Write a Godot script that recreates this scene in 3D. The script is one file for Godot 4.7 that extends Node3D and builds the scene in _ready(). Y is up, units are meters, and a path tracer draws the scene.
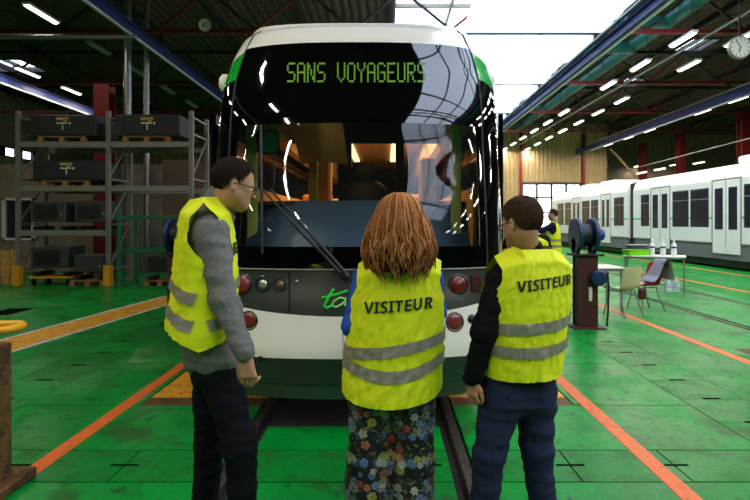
extends Node3D
# Tram depot: visitors in yellow vests in front of a parked tram.
const F := 540.0          # focal length in pixels
const CX := 386.0         # where the tracks vanish
const CY := 222.0
const EYE := 1.55
const TC := -0.245        # centre line of the tram track
var M := {}
var T := {}
var used := {}
var rng := RandomNumberGenerator.new()

# ---------------------------------------------------------------- helpers
func V(x: float, y: float, d: float) -> Vector3:
	return Vector3(x, y, -d)

func PX(px: float, py: float, d: float) -> Vector3:
	return Vector3((px - CX) * d / F, EYE - (py - CY) * d / F, -d)

func numbered(called: String) -> String:
	var n: int = used.get(called, 0)
	used[called] = n + 1
	return called if n == 0 else "%s_%03d" % [called, n]

func tag(o: Node3D, label: String, category: String, group := "", kind := "") -> Node3D:
	o.set_meta("label", label)
	o.set_meta("category", category)
	if group: o.set_meta("group", group)
	if kind: o.set_meta("kind", kind)
	return o

func thing(called: String, label: String, category: String, at := Vector3.ZERO, group := "") -> Node3D:
	var o := Node3D.new()
	o.name = numbered(called)
	add_child(o)
	o.position = at
	return tag(o, label, category, group)

func structure(called: String) -> Node3D:
	var o := Node3D.new()
	o.name = numbered(called)
	add_child(o)
	o.set_meta("kind", "structure")
	return o

func dup(src: Node3D, at: Vector3, turn := 0.0, label := "") -> Node3D:
	var o: Node3D = src.duplicate()
	var base: String = src.name
	o.name = numbered(base)
	add_child(o)
	o.position = at
	o.rotation.y = turn
	if label: o.set_meta("label", label)
	return o

func ST() -> SurfaceTool:
	var st := SurfaceTool.new()
	st.begin(Mesh.PRIMITIVE_TRIANGLES)
	st.set_smooth_group(-1)
	return st

# commit as one named mesh under parent; vertices are given in the space of `parent` shifted by -shift
func part(parent: Node3D, called: String, st, m: Material, shift := Vector3.ZERO) -> MeshInstance3D:
	var mi := MeshInstance3D.new()
	mi.name = called
	if st is SurfaceTool:
		st.generate_normals()
		mi.mesh = st.commit()
	else:
		mi.mesh = st
	mi.material_override = m
	mi.position = -shift
	parent.add_child(mi, true)
	return mi

func tri(st: SurfaceTool, a: Vector3, b: Vector3, c: Vector3) -> void:
	st.add_vertex(a); st.add_vertex(c); st.add_vertex(b)

func quad(st: SurfaceTool, a: Vector3, b: Vector3, c: Vector3, d: Vector3) -> void:
	tri(st, a, b, c); tri(st, a, c, d)

# a planar face turned so that it looks away from `inside`
func face(st: SurfaceTool, p: Array, inside: Vector3) -> void:
	var n: Vector3 = (p[1] - p[0]).cross(p[2] - p[0])
	var out: bool = n.dot(p[0] - inside) > 0.0
	for i in range(1, p.size() - 1):
		if out: tri(st, p[0], p[i], p[i + 1])
		else: tri(st, p[0], p[i + 1], p[i])

func box(st: SurfaceTool, c: Vector3, s: Vector3, b := Basis.IDENTITY, bev := 0.0) -> void:
	st.set_smooth_group(-1)
	var h := s * 0.5
	if bev <= 0.0:
		var q := []
		for i in 8:
			q.append(c + b * Vector3(h.x * (1 if i & 1 else -1), h.y * (1 if i & 2 else -1), h.z * (1 if i & 4 else -1)))
		for f in [[0, 1, 3, 2], [4, 5, 7, 6], [0, 1, 5, 4], [2, 3, 7, 6], [0, 2, 6, 4], [1, 3, 7, 5]]:
			face(st, [q[f[0]], q[f[1]], q[f[2]], q[f[3]]], c)
		return
	var k := h - Vector3.ONE * bev
	var w := {}
	for sx in [-1, 1]:
		for sy in [-1, 1]:
			for sz in [-1, 1]:
				w[[sx, sy, sz, 0]] = c + b * Vector3(h.x * sx, k.y * sy, k.z * sz)
				w[[sx, sy, sz, 1]] = c + b * Vector3(k.x * sx, h.y * sy, k.z * sz)
				w[[sx, sy, sz, 2]] = c + b * Vector3(k.x * sx, k.y * sy, h.z * sz)
				face(st, [w[[sx, sy, sz, 0]], w[[sx, sy, sz, 1]], w[[sx, sy, sz, 2]]], c)
	for s1 in [-1, 1]:
		face(st, [w[[s1, -1, -1, 0]], w[[s1, 1, -1, 0]], w[[s1, 1, 1, 0]], w[[s1, -1, 1, 0]]], c)
		face(st, [w[[-1, s1, -1, 1]], w[[1, s1, -1, 1]], w[[1, s1, 1, 1]], w[[-1, s1, 1, 1]]], c)
		face(st, [w[[-1, -1, s1, 2]], w[[1, -1, s1, 2]], w[[1, 1, s1, 2]], w[[-1, 1, s1, 2]]], c)
		for s2 in [-1, 1]:
			face(st, [w[[s1, s2, -1, 0]], w[[s1, s2, 1, 0]], w[[s1, s2, 1, 1]], w[[s1, s2, -1, 1]]], c)
			face(st, [w[[s1, -1, s2, 0]], w[[s1, 1, s2, 0]], w[[s1, 1, s2, 2]], w[[s1, -1, s2, 2]]], c)
			face(st, [w[[-1, s1, s2, 1]], w[[1, s1, s2, 1]], w[[1, s1, s2, 2]], w[[-1, s1, s2, 2]]], c)

# box between two corners given as x0,x1,y0,y1,depth0,depth1
func bx(st: SurfaceTool, x0: float, x1: float, y0: float, y1: float, d0: float, d1: float, bev := 0.0) -> void:
	box(st, V((x0 + x1) / 2, (y0 + y1) / 2, (d0 + d1) / 2), Vector3(absf(x1 - x0), absf(y1 - y0), absf(d1 - d0)), Basis.IDENTITY, bev)

# a square bar from a to b
func bar(st: SurfaceTool, a: Vector3, b: Vector3, w: float, h: float, up := Vector3.UP, bev := 0.0) -> void:
	var f := (b - a).normalized()
	if absf(f.dot(up)) > 0.95: up = Vector3.RIGHT
	var r := f.cross(up).normalized()
	var u := r.cross(f)
	box(st, (a + b) / 2, Vector3(w, h, a.distance_to(b)), Basis(r, u, -f), bev)

func tube(st: SurfaceTool, pts: Array, rad, sides := 8, caps := true, flat := Vector3.ONE) -> void:
	st.set_smooth_group(0)
	var n := pts.size()
	var rings := []
	var ref := Vector3.UP
	var t0: Vector3 = (pts[1] - pts[0]).normalized()
	if absf(t0.dot(ref)) > 0.9: ref = Vector3.RIGHT
	var r := t0.cross(ref).normalized()
	for i in n:
		var t: Vector3 = (pts[mini(i + 1, n - 1)] - pts[maxi(i - 1, 0)]).normalized()
		r = (r - t * r.dot(t)).normalized()
		var u := t.cross(r)
		var R: float = rad[i] if rad is Array else rad
		var ring := []
		for k in sides:
			var a := TAU * k / sides
			ring.append(pts[i] + (r * cos(a) + u * sin(a)) * R * flat)
		rings.append(ring)
	for i in n - 1:
		for k in sides:
			var k2 := (k + 1) % sides
			quad(st, rings[i][k], rings[i][k2], rings[i + 1][k2], rings[i + 1][k])
	if caps:
		st.set_smooth_group(-1)
		for k in range(1, sides - 1):
			tri(st, rings[0][0], rings[0][k + 1], rings[0][k])
			tri(st, rings[n - 1][0], rings[n - 1][k], rings[n - 1][k + 1])

# profile of [radius, height] pairs turned about an axis
func lathe(st: SurfaceTool, at: Vector3, axis: Vector3, prof: Array, sides := 20, smooth := true) -> void:
	var ref := Vector3.UP if absf(axis.dot(Vector3.UP)) < 0.9 else Vector3.RIGHT
	var r := axis.cross(ref).normalized()
	var u := axis.cross(r)
	st.set_smooth_group(0 if smooth else -1)
	for i in prof.size() - 1:
		for k in sides:
			var a := TAU * k / sides
			var b := TAU * (k + 1) / sides
			var da := r * cos(a) + u * sin(a)
			var db := r * cos(b) + u * sin(b)
			var p0: Vector3 = at + axis * prof[i][1] + da * prof[i][0]
			var p1: Vector3 = at + axis * prof[i][1] + db * prof[i][0]
			var p2: Vector3 = at + axis * prof[i + 1][1] + db * prof[i + 1][0]
			var p3: Vector3 = at + axis * prof[i + 1][1] + da * prof[i + 1][0]
			if prof[i][0] > 1e-5: tri(st, p0, p1, p2)
			if prof[i + 1][0] > 1e-5: tri(st, p0, p2, p3)

# grid of points f(i, j); flip turns the winding
func grid(st: SurfaceTool, f: Callable, nu: int, nv: int, flip := false, smooth := true) -> void:
	st.set_smooth_group(0 if smooth else -1)
	var p := []
	for i in nu + 1:
		var row := []
		for j in nv + 1: row.append(f.call(float(i) / nu, float(j) / nv))
		p.append(row)
	for i in nu:
		for j in nv:
			if flip: quad(st, p[i][j], p[i][j + 1], p[i + 1][j + 1], p[i + 1][j])
			else: quad(st, p[i][j], p[i + 1][j], p[i + 1][j + 1], p[i][j + 1])

func lut(tab: Array, x: float) -> float:
	if x <= tab[0][0]: return tab[0][1]
	for i in range(1, tab.size()):
		if x <= tab[i][0]:
			var t: float = (x - tab[i - 1][0]) / (tab[i][0] - tab[i - 1][0])
			t = t * t * (3 - 2 * t) * 0.5 + t * 0.5
			return lerpf(tab[i - 1][1], tab[i][1], t)
	return tab[-1][1]

func mat(called: String, c: Color, rough := 0.6, metal := 0.0, extra := {}) -> StandardMaterial3D:
	var m := StandardMaterial3D.new()
	m.resource_name = called
	m.albedo_color = c
	m.roughness = rough
	m.metallic = metal
	m.cull_mode = BaseMaterial3D.CULL_DISABLED
	for k in extra: m.set(k, extra[k])
	M[called] = m
	return m

# seamless picture: a base colour with layers of noise-shaped patches [freq, octaves, lo, hi, colour, strength, seed, stretch]
func picture(size: int, base: Color, layers: Array) -> ImageTexture:
	var buf := PackedFloat32Array()
	buf.resize(size * size * 3)
	for i in size * size:
		buf[i * 3] = base.r; buf[i * 3 + 1] = base.g; buf[i * 3 + 2] = base.b
	for L in layers:
		var n := FastNoiseLite.new()
		n.noise_type = FastNoiseLite.TYPE_SIMPLEX_SMOOTH
		n.frequency = float(L[0]) / size
		n.fractal_octaves = L[1]
		n.seed = L[6]
		var d := n.get_seamless_image(size, size).get_data()
		var lo: float = L[2] * 255.0
		var hi: float = L[3] * 255.0
		var c: Color = L[4]
		var k: float = L[5]
		for i in size * size:
			var w := clampf((d[i] - lo) / (hi - lo), 0.0, 1.0) * k
			if w > 0.0:
				var j := i * 3
				buf[j] += (c.r - buf[j]) * w
				buf[j + 1] += (c.g - buf[j + 1]) * w
				buf[j + 2] += (c.b - buf[j + 2]) * w
	var out := PackedByteArray()
	out.resize(size * size * 3)
	for i in size * size * 3: out[i] = int(clampf(buf[i], 0.0, 1.0) * 255.0)
	return ImageTexture.create_from_image(Image.create_from_data(size, size, false, Image.FORMAT_RGB8, out))

func triplanar(m: StandardMaterial3D, scale: float, world := true) -> void:
	m.uv1_triplanar = true
	m.uv1_world_triplanar = world
	m.uv1_scale = Vector3.ONE * scale

func C(r: float, g: float, b: float, a := 1.0) -> Color:
	return Color(r / 255.0, g / 255.0, b / 255.0, a)

# ---------------------------------------------------------------- camera, sky, exposure
func _ready() -> void:
	rng.seed = 7
	var cam := Camera3D.new()
	cam.name = "camera"
	cam.projection = Camera3D.PROJECTION_FRUSTUM
	cam.near = 0.1
	cam.far = 200.0
	cam.size = 2.0 * cam.near * 250.0 / F
	cam.frustum_offset = Vector2((375.0 - CX) / F, (CY - 250.0) / F) * cam.near
	cam.position = Vector3(0, EYE, 0)
	cam.current = true
	add_child(cam)
	var env := Environment.new()
	env.background_mode = Environment.BG_SKY
	var sky := Sky.new()
	var sm := ProceduralSkyMaterial.new()
	sm.sky_top_color = C(205, 220, 245)
	sm.sky_horizon_color = C(235, 240, 250)
	sm.ground_bottom_color = C(120, 118, 112)
	sm.ground_horizon_color = C(190, 190, 188)
	sky.sky_material = sm
	env.sky = sky
	env.background_energy_multiplier = 7.0
	env.tonemap_mode = Environment.TONE_MAPPER_LINEAR
	env.tonemap_exposure = 0.94
	env.sdfgi_enabled = true
	env.ssao_enabled = true
	env.ssil_enabled = true
	var we := WorldEnvironment.new()
	we.name = "world"
	we.environment = env
	add_child(we)

	materials()
	floor_and_tracks()
	shell()
	roof()
	tram()
	far_train()
	storage()
	workstations()
	people()
	hall_details()

func materials() -> void:
	var green_t := picture(1024, C(4, 138, 48), [
		[3, 3, 0.45, 0.85, C(4, 110, 38), 0.7, 3], [9, 4, 0.6, 0.85, C(34, 98, 34), 0.5, 5],
		[5, 5, 0.68, 0.86, C(60, 76, 34), 0.7, 11], [40, 3, 0.6, 0.85, C(14, 152, 62), 0.4, 8],
		[120, 2, 0.74, 0.88, C(30, 64, 30), 0.5, 21], [22, 5, 0.74, 0.84, C(46, 56, 34), 0.6, 31]])
	var rough_t := picture(512, Color(0.30, 0.30, 0.30), [[5, 4, 0.4, 0.8, Color(0.5, 0.5, 0.5), 0.8, 2], [40, 3, 0.5, 0.9, Color(0.62, 0.62, 0.62), 0.6, 6]])
	var g := mat("green_floor_paint", Color.WHITE, 1.0, 0.0, {"albedo_texture": green_t, "roughness_texture": rough_t, "metallic_specular": 0.26})
	triplanar(g, 0.22)
	var gp := mat("green_plate_paint", Color(1.0, 0.96, 0.96), 1.0, 0.0, {"albedo_texture": picture(512, C(8, 126, 44), [
		[6, 4, 0.5, 0.85, C(44, 96, 36), 0.7, 13], [18, 4, 0.7, 0.85, C(58, 70, 36), 0.6, 15], [80, 2, 0.7, 0.9, C(12, 144, 58), 0.4, 16]]), "roughness_texture": rough_t, "metallic_specular": 0.26})
	triplanar(gp, 0.5)
	var yp := mat("worn_yellow_paint", Color.WHITE, 0.6, 0.0, {"albedo_texture": picture(512, C(220, 156, 24), [
		[7, 4, 0.5, 0.85, C(176, 112, 22), 0.8, 17], [30, 4, 0.62, 0.82, C(120, 80, 30), 0.7, 18]])})
	triplanar(yp, 0.6)
	var op := mat("worn_orange_paint", Color.WHITE, 0.55, 0.0, {"albedo_texture": picture(512, C(226, 104, 30), [
		[9, 4, 0.6, 0.85, C(190, 84, 30), 0.7, 19], [60, 3, 0.7, 0.85, C(120, 76, 40), 0.6, 20]])})
	triplanar(op, 0.7)
	var wp := mat("worn_white_paint", Color.WHITE, 0.6, 0.0, {"albedo_texture": picture(256, C(205, 200, 185), [[20, 4, 0.55, 0.8, C(140, 130, 110), 0.7, 23]])})
	triplanar(wp, 0.9)
	var ru := mat("rusty_plate", Color.WHITE, 0.7, 0.2, {"albedo_texture": picture(512, C(98, 66, 34), [
		[10, 4, 0.5, 0.8, C(58, 42, 28), 0.8, 24], [40, 3, 0.6, 0.8, C(140, 94, 40), 0.6, 25]])})
	triplanar(ru, 0.8)
	var rail := mat("rail_steel", Color.WHITE, 0.42, 0.7, {"albedo_texture": picture(256, C(96, 88, 80), [[20, 4, 0.5, 0.8, C(60, 46, 36), 0.8, 26]])})
	triplanar(rail, 1.0)
	var grime := mat("dark_concrete", Color.WHITE, 0.9, 0.0, {"albedo_texture": picture(256, C(38, 33, 28), [[16, 4, 0.5, 0.8, C(22, 20, 18), 0.8, 27]])})
	triplanar(grime, 0.6)
	mat("slot_black", C(14, 14, 13), 0.9, 0.0, {"metallic_specular": 0.1})
	var clad := mat("beige_cladding", Color.WHITE, 0.75, 0.0, {"albedo_texture": picture(512, C(186, 160, 116), [[4, 4, 0.4, 0.8, C(170, 144, 102), 0.7, 33], [40, 3, 0.6, 0.85, C(150, 128, 94), 0.4, 34]])})
	triplanar(clad, 0.12)
	var deck := mat("roof_deck", Color.WHITE, 0.85, 0.0, {"albedo_texture": picture(512, C(86, 66, 50), [[5, 4, 0.4, 0.8, C(68, 52, 40), 0.8, 35], [30, 4, 0.6, 0.85, C(48, 38, 30), 0.6, 36]])})
	triplanar(deck, 0.2)
	var blk := mat("dark_render_wall", Color.WHITE, 0.85, 0.0, {"albedo_texture": picture(512, C(150, 132, 112), [[4, 4, 0.4, 0.8, C(128, 112, 96), 0.8, 37], [50, 3, 0.6, 0.85, C(104, 94, 82), 0.5, 38]])})
	triplanar(blk, 0.3)
	mat("red_steel", C(124, 26, 24), 0.5, 0.1)
	mat("maroon_steel", C(74, 28, 26), 0.55, 0.1)
	mat("dark_steel", C(46, 44, 42), 0.55, 0.3)
	mat("blue_beam", C(40, 52, 120), 0.4, 0.2)
	mat("aluminium", C(190, 192, 196), 0.35, 0.8)
	mat("grey_steel", C(134, 132, 120), 0.5, 0.3)
	mat("galvanised", C(150, 152, 150), 0.38, 0.75)
	mat("teal_duct", C(24, 104, 96), 0.45, 0.1)
	mat("black_plastic", C(20, 21, 22), 0.5)
	mat("black_gloss", C(6, 7, 8), 0.04, 0.0, {"clearcoat_enabled": true, "clearcoat": 1.0, "clearcoat_roughness": 0.02})
	mat("white_paint", C(246, 241, 230), 0.18, 0.0, {"clearcoat_enabled": true, "clearcoat": 0.6, "clearcoat_roughness": 0.05})
	mat("train_white", C(232, 232, 230), 0.3)
	mat("anthracite", C(54, 60, 56), 0.28, 0.2, {"clearcoat_enabled": true, "clearcoat": 0.5, "clearcoat_roughness": 0.1})
	mat("skirt_grey", C(50, 62, 56), 0.35)
	mat("lip_grey", C(84, 92, 86), 0.45)
	mat("train_skirt", C(108, 110, 116), 0.45)
	mat("tram_green", C(0, 176, 40), 0.2, 0.0, {"clearcoat_enabled": true, "clearcoat": 0.8, "clearcoat_roughness": 0.04})
	mat("logo_green", C(20, 210, 60), 0.4)
	mat("logo_lime", C(150, 220, 120), 0.4)
	mat("green_stripe", C(40, 190, 110), 0.4)
	mat("yellow_steel", C(226, 160, 20), 0.5)
	mat("green_steel", C(16, 104, 62), 0.5)
	mat("blue_machine", C(28, 52, 96), 0.35, 0.1)
	mat("bright_blue", C(30, 74, 170), 0.4)
	mat("cream_shell", C(206, 196, 158), 0.4)
	mat("red_shell", C(190, 36, 46), 0.4)
	mat("white_plastic", C(232, 232, 228), 0.4)
	mat("lime_plastic", C(120, 210, 20), 0.4)
	mat("crate_black", C(34, 36, 36), 0.6)
	mat("machine_grey", C(62, 66, 64), 0.5, 0.1)
	var wood := mat("pallet_wood", Color.WHITE, 0.8, 0.0, {"albedo_texture": picture(256, C(170, 120, 62), [[12, 4, 0.4, 0.8, C(120, 82, 44), 0.8, 41]])})
	triplanar(wood, 1.2)
	var plank := mat("rusty_board", Color.WHITE, 0.75, 0.1, {"albedo_texture": picture(512, C(110, 74, 38), [[5, 5, 0.45, 0.75, C(66, 46, 30), 0.9, 42], [26, 4, 0.58, 0.8, C(150, 104, 52), 0.6, 43], [14, 4, 0.68, 0.8, C(30, 24, 20), 0.8, 44]])})
	triplanar(plank, 1.0)
	mat("paper", C(226, 220, 200), 0.8)
	mat("label_ochre", C(196, 160, 86), 0.8)
	mat("label_green", C(110, 210, 130), 0.8)
	mat("pane", Color(0.93, 0.96, 1.0, 0.06), 0.02, 0.0, {"transparency": BaseMaterial3D.TRANSPARENCY_ALPHA})
	mat("windscreen", Color(0.25, 0.32, 0.32, 0.04), 0.0, 0.0, {"transparency": BaseMaterial3D.TRANSPARENCY_ALPHA})
	mat("dark_glass", C(24, 32, 52), 0.05, 0.0, {"clearcoat_enabled": true, "clearcoat": 1.0, "clearcoat_roughness": 0.02})
	mat("clear_plastic", Color(0.9, 0.95, 1.0, 0.35), 0.1, 0.0, {"transparency": BaseMaterial3D.TRANSPARENCY_ALPHA})
	mat("tube_glow", C(255, 252, 240), 0.5, 0.0, {"emission_enabled": true, "emission": C(255, 248, 232), "emission_energy_multiplier": 6.0})
	mat("unlit_tube", C(150, 150, 146), 0.4)
	mat("led_glow", C(60, 90, 14), 0.5, 0.0, {"emission_enabled": true, "emission": C(120, 185, 16), "emission_energy_multiplier": 0.42})
	mat("sheet", C(246, 248, 252), 0.7, 0.0, {"backlight_enabled": true, "backlight": Color(1, 1, 1)})

# ---------------------------------------------------------------- floor
func panel(parent: Node3D, called: String, x0: float, x1: float, d0: float, d1: float, m: Material, gap := 0.0075, y := 0.0) -> void:
	var mi := MeshInstance3D.new()
	mi.name = called
	var b := BoxMesh.new()
	b.size = Vector3(x1 - x0 - 2 * gap, 0.05, d1 - d0 - 2 * gap)
	mi.mesh = b
	mi.material_override = m
	mi.position = V((x0 + x1) / 2, y - 0.025, (d0 + d1) / 2)
	parent.add_child(mi, true)

func strip(parent: Node3D, called: String, a: Vector2, b: Vector2, w: float, m: Material, y := 0.003) -> void:
	var st := ST()
	var n := (b - a).normalized()
	var s := Vector2(-n.y, n.x) * w / 2
	var q := []
	for p in [a + s, b + s, b - s, a - s]: q.append(V(p.x, y, p.y))
	var lo := []
	for p in q: lo.append(p - Vector3(0, 0.0028, 0))
	var c := V((a.x + b.x) / 2, y - 0.001, (a.y + b.y) / 2)
	face(st, q, c)
	for k in 4: face(st, [q[k], q[(k + 1) % 4], lo[(k + 1) % 4], lo[k]], c)
	part(parent, called, st, m)

func floor_and_tracks() -> void:
	var fl := structure("floor")
	var st := ST()
	bx(st, -22, 30, -0.4, -0.055, -22, 46.25)
	part(fl, "subfloor", st, M.dark_concrete)
	var G: Material = M.green_floor_paint
	var P: Material = M.green_plate_paint
	var rows := [-22.0, -12.0, -4.0, 0.5, 3.22]
	var far := [5.9, 9.0, 13.0, 20.0, 30.0, 42.0]
	# wide slabs outside the lifting-plate rows
	var outer := [[-22.0, -14.0], [-14.0, TC - 3.38], [TC + 3.38, 5.20], [5.38, 6.70], [6.88, 11.5], [11.5, 18.0], [18.0, 30.0]]
	var od := [-22.0, -12.0, -4.0, 4.0, 12.0, 20.0, 30.0, 42.0, 46.25]
	for o in outer:
		for k in od.size() - 1: panel(fl, "floor_slab", o[0], o[1], od[k], od[k + 1], G, 0.003)
	# slabs beside and between the rails
	for o in [[TC - 2.82, TC - 0.80], [TC - 0.655, TC + 0.655], [TC + 0.80, TC + 2.82]]:
		for k in rows.size() - 1: panel(fl, "floor_slab", o[0], o[1], rows[k], rows[k + 1], G)
		for k in far.size() - 1: panel(fl, "floor_slab", o[0], o[1], far[k], far[k + 1], G)
	# cross band of lifting plates in front of the tram
	for s in [-1, 1]:
		var e := [0.80, 1.42, 2.08, 2.82]
		for k in 3:
			var a: float = TC + s * e[k]
			var b: float = TC + s * e[k + 1]
			panel(fl, "lifting_plate", minf(a, b), maxf(a, b), 3.22, 3.67, P, 0.006)
	panel(fl, "lifting_plate", TC - 0.655, TC, 3.22, 3.67, P, 0.006)
	panel(fl, "lifting_plate", TC, TC + 0.655, 3.22, 3.67, P, 0.006)
	for o in [[TC - 2.82, TC - 0.80], [TC + 0.80, TC + 2.82]]:
		panel(fl, "floor_slab", o[0], o[1], 3.67, 4.57, G)
	panel(fl, "floor_slab", TC - 0.655, TC + 0.655, 3.67, 4.1, G)
	panel(fl, "pit_cover", TC - 0.655, TC + 0.655, 4.1, 5.9, M.dark_concrete, 0.006, -0.02)
	# pit covers beside the tram: rusty front strip, yellow cover
	for s in [-1, 1]:
		var a: float = TC + s * 0.80
		var b: float = TC + s * 1.84
		panel(fl, "pit_edge_plate", minf(a, b), maxf(a, b), 4.57, 4.78, M.rusty_plate, 0.006, -0.004)
		panel(fl, "pit_cover", minf(a, b), maxf(a, b), 4.78, 5.9, M.worn_yellow_paint, 0.008, -0.004)
		var c: float = TC + s * 2.82
		panel(fl, "floor_slab", minf(b, c), maxf(b, c), 4.57, 5.9, G, 0.005)
	# rows of small lifting plates either side
	for s in [-1, 1]:
		var a: float = TC + s * 2.82
		var b: float = TC + s * 3.38
		for k in range(-10, 24):
			var d: float = 4.17 + k * 0.56
			panel(fl, "lifting_plate", minf(a, b), maxf(a, b), d, d + 0.56, P if (k * 7 + s) % 3 else G, 0.004)
		panel(fl, "floor_slab", minf(a, b), maxf(a, b), -22, -1.43, G)
		panel(fl, "floor_slab", minf(a, b), maxf(a, b), 17.61, 42, G)
	# lifting slots
	for s in [-1, 1]:
		for k in range(-1, 13):
			var st2 := ST()
			var x: float = TC + s * 3.1
			bx(st2, x - 0.075, x + 0.075, -0.02, 0.0012, 4.16 + k * 0.56, 4.20 + k * 0.56)
			part(fl, "lifting_slot", st2, M.slot_black)
		for e in [1.42, 2.08]:
			var st3 := ST()
			var x: float = TC + s * e
			bx(st3, x - 0.09, x + 0.09, -0.02, 0.0015, 3.43, 3.455)
			part(fl, "lifting_slot", st3, M.slot_black)
	var st4 := ST()
	bx(st4, TC + 0.42, TC + 0.6, -0.02, 0.0015, 3.43, 3.455)
	part(fl, "lifting_slot", st4, M.slot_black)
	# rails
	for x in [TC - 0.752, TC + 0.752, 5.29, 6.79]:
		var sr := ST()
		bx(sr, x - 0.034, x + 0.034, -0.055, -0.001, -22, 41, 0.006)
		part(fl, "rail", sr, M.rail_steel)
	# painted lines
	for x in [TC - 1.955, TC + 1.955]:
		strip(fl, "orange_line", Vector2(x, -8), Vector2(x, 40), 0.115, M.worn_orange_paint)
	for x in [4.0, 8.0, 10.35]:
		strip(fl, "orange_line", Vector2(x, -8), Vector2(x, 40), 0.12, M.worn_orange_paint)
	strip(fl, "yellow_walkway", Vector2(-5.66, -2.0), Vector2(-4.0, 14.2), 0.56, M.worn_yellow_paint, 0.0032)
	strip(fl, "white_line", Vector2(-5.98, -2.0), Vector2(-4.32, 14.2), 0.07, M.worn_white_paint, 0.0034)
	strip(fl, "white_line", Vector2(-5.34, -2.0), Vector2(-3.68, 14.2), 0.07, M.worn_white_paint, 0.0034)
	panel(fl, "floor_grate", -6.75, -6.3, 9.0, 9.7, M.slot_black, 0.0, 0.002)
	# rusty plates let into the floor on the right
	for r in [[4.25, 4.85, 6.05, 6.6], [6.9, 7.9, 14.2, 16.4]]:
		panel(fl, "rusty_cover", r[0], r[1], r[2], r[3], M.rusty_plate, 0.0, 0.003)

# ---------------------------------------------------------------- shell of the hall
func corrugated(st: SurfaceTool, x0: float, x1: float, d0: float, d1: float, y: float, pitch := 0.3, h := 0.06) -> void:
	var x := x0
	while x < x1 - 1e-3:
		var w := minf(pitch, x1 - x)
		var e := [[0.0, 0.0], [0.35, 0.0], [0.5, h], [0.85, h], [1.0, 0.0]]
		for k in 4:
			quad(st, V(x + e[k][0] * w, y + e[k][1], d0), V(x + e[k][0] * w, y + e[k][1], d1), V(x + e[k + 1][0] * w, y + e[k + 1][1], d1), V(x + e[k + 1][0] * w, y + e[k + 1][1], d0))
		x += pitch

func wall_ribs(st: SurfaceTool, x0: float, x1: float, y0: float, y1: float, d: float, pitch := 0.32) -> void:
	var x := x0
	while x < x1 - 1e-3:
		var w := minf(pitch, x1 - x)
		var e := [[0.0, 0.0], [0.3, 0.0], [0.42, 0.05], [0.88, 0.05], [1.0, 0.0]]
		for k in 4:
			quad(st, V(x + e[k][0] * w, y0, d - e[k][1]), V(x + e[k + 1][0] * w, y0, d - e[k + 1][1]), V(x + e[k + 1][0] * w, y1, d - e[k + 1][1]), V(x + e[k][0] * w, y1, d - e[k][1]))
		x += pitch

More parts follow.
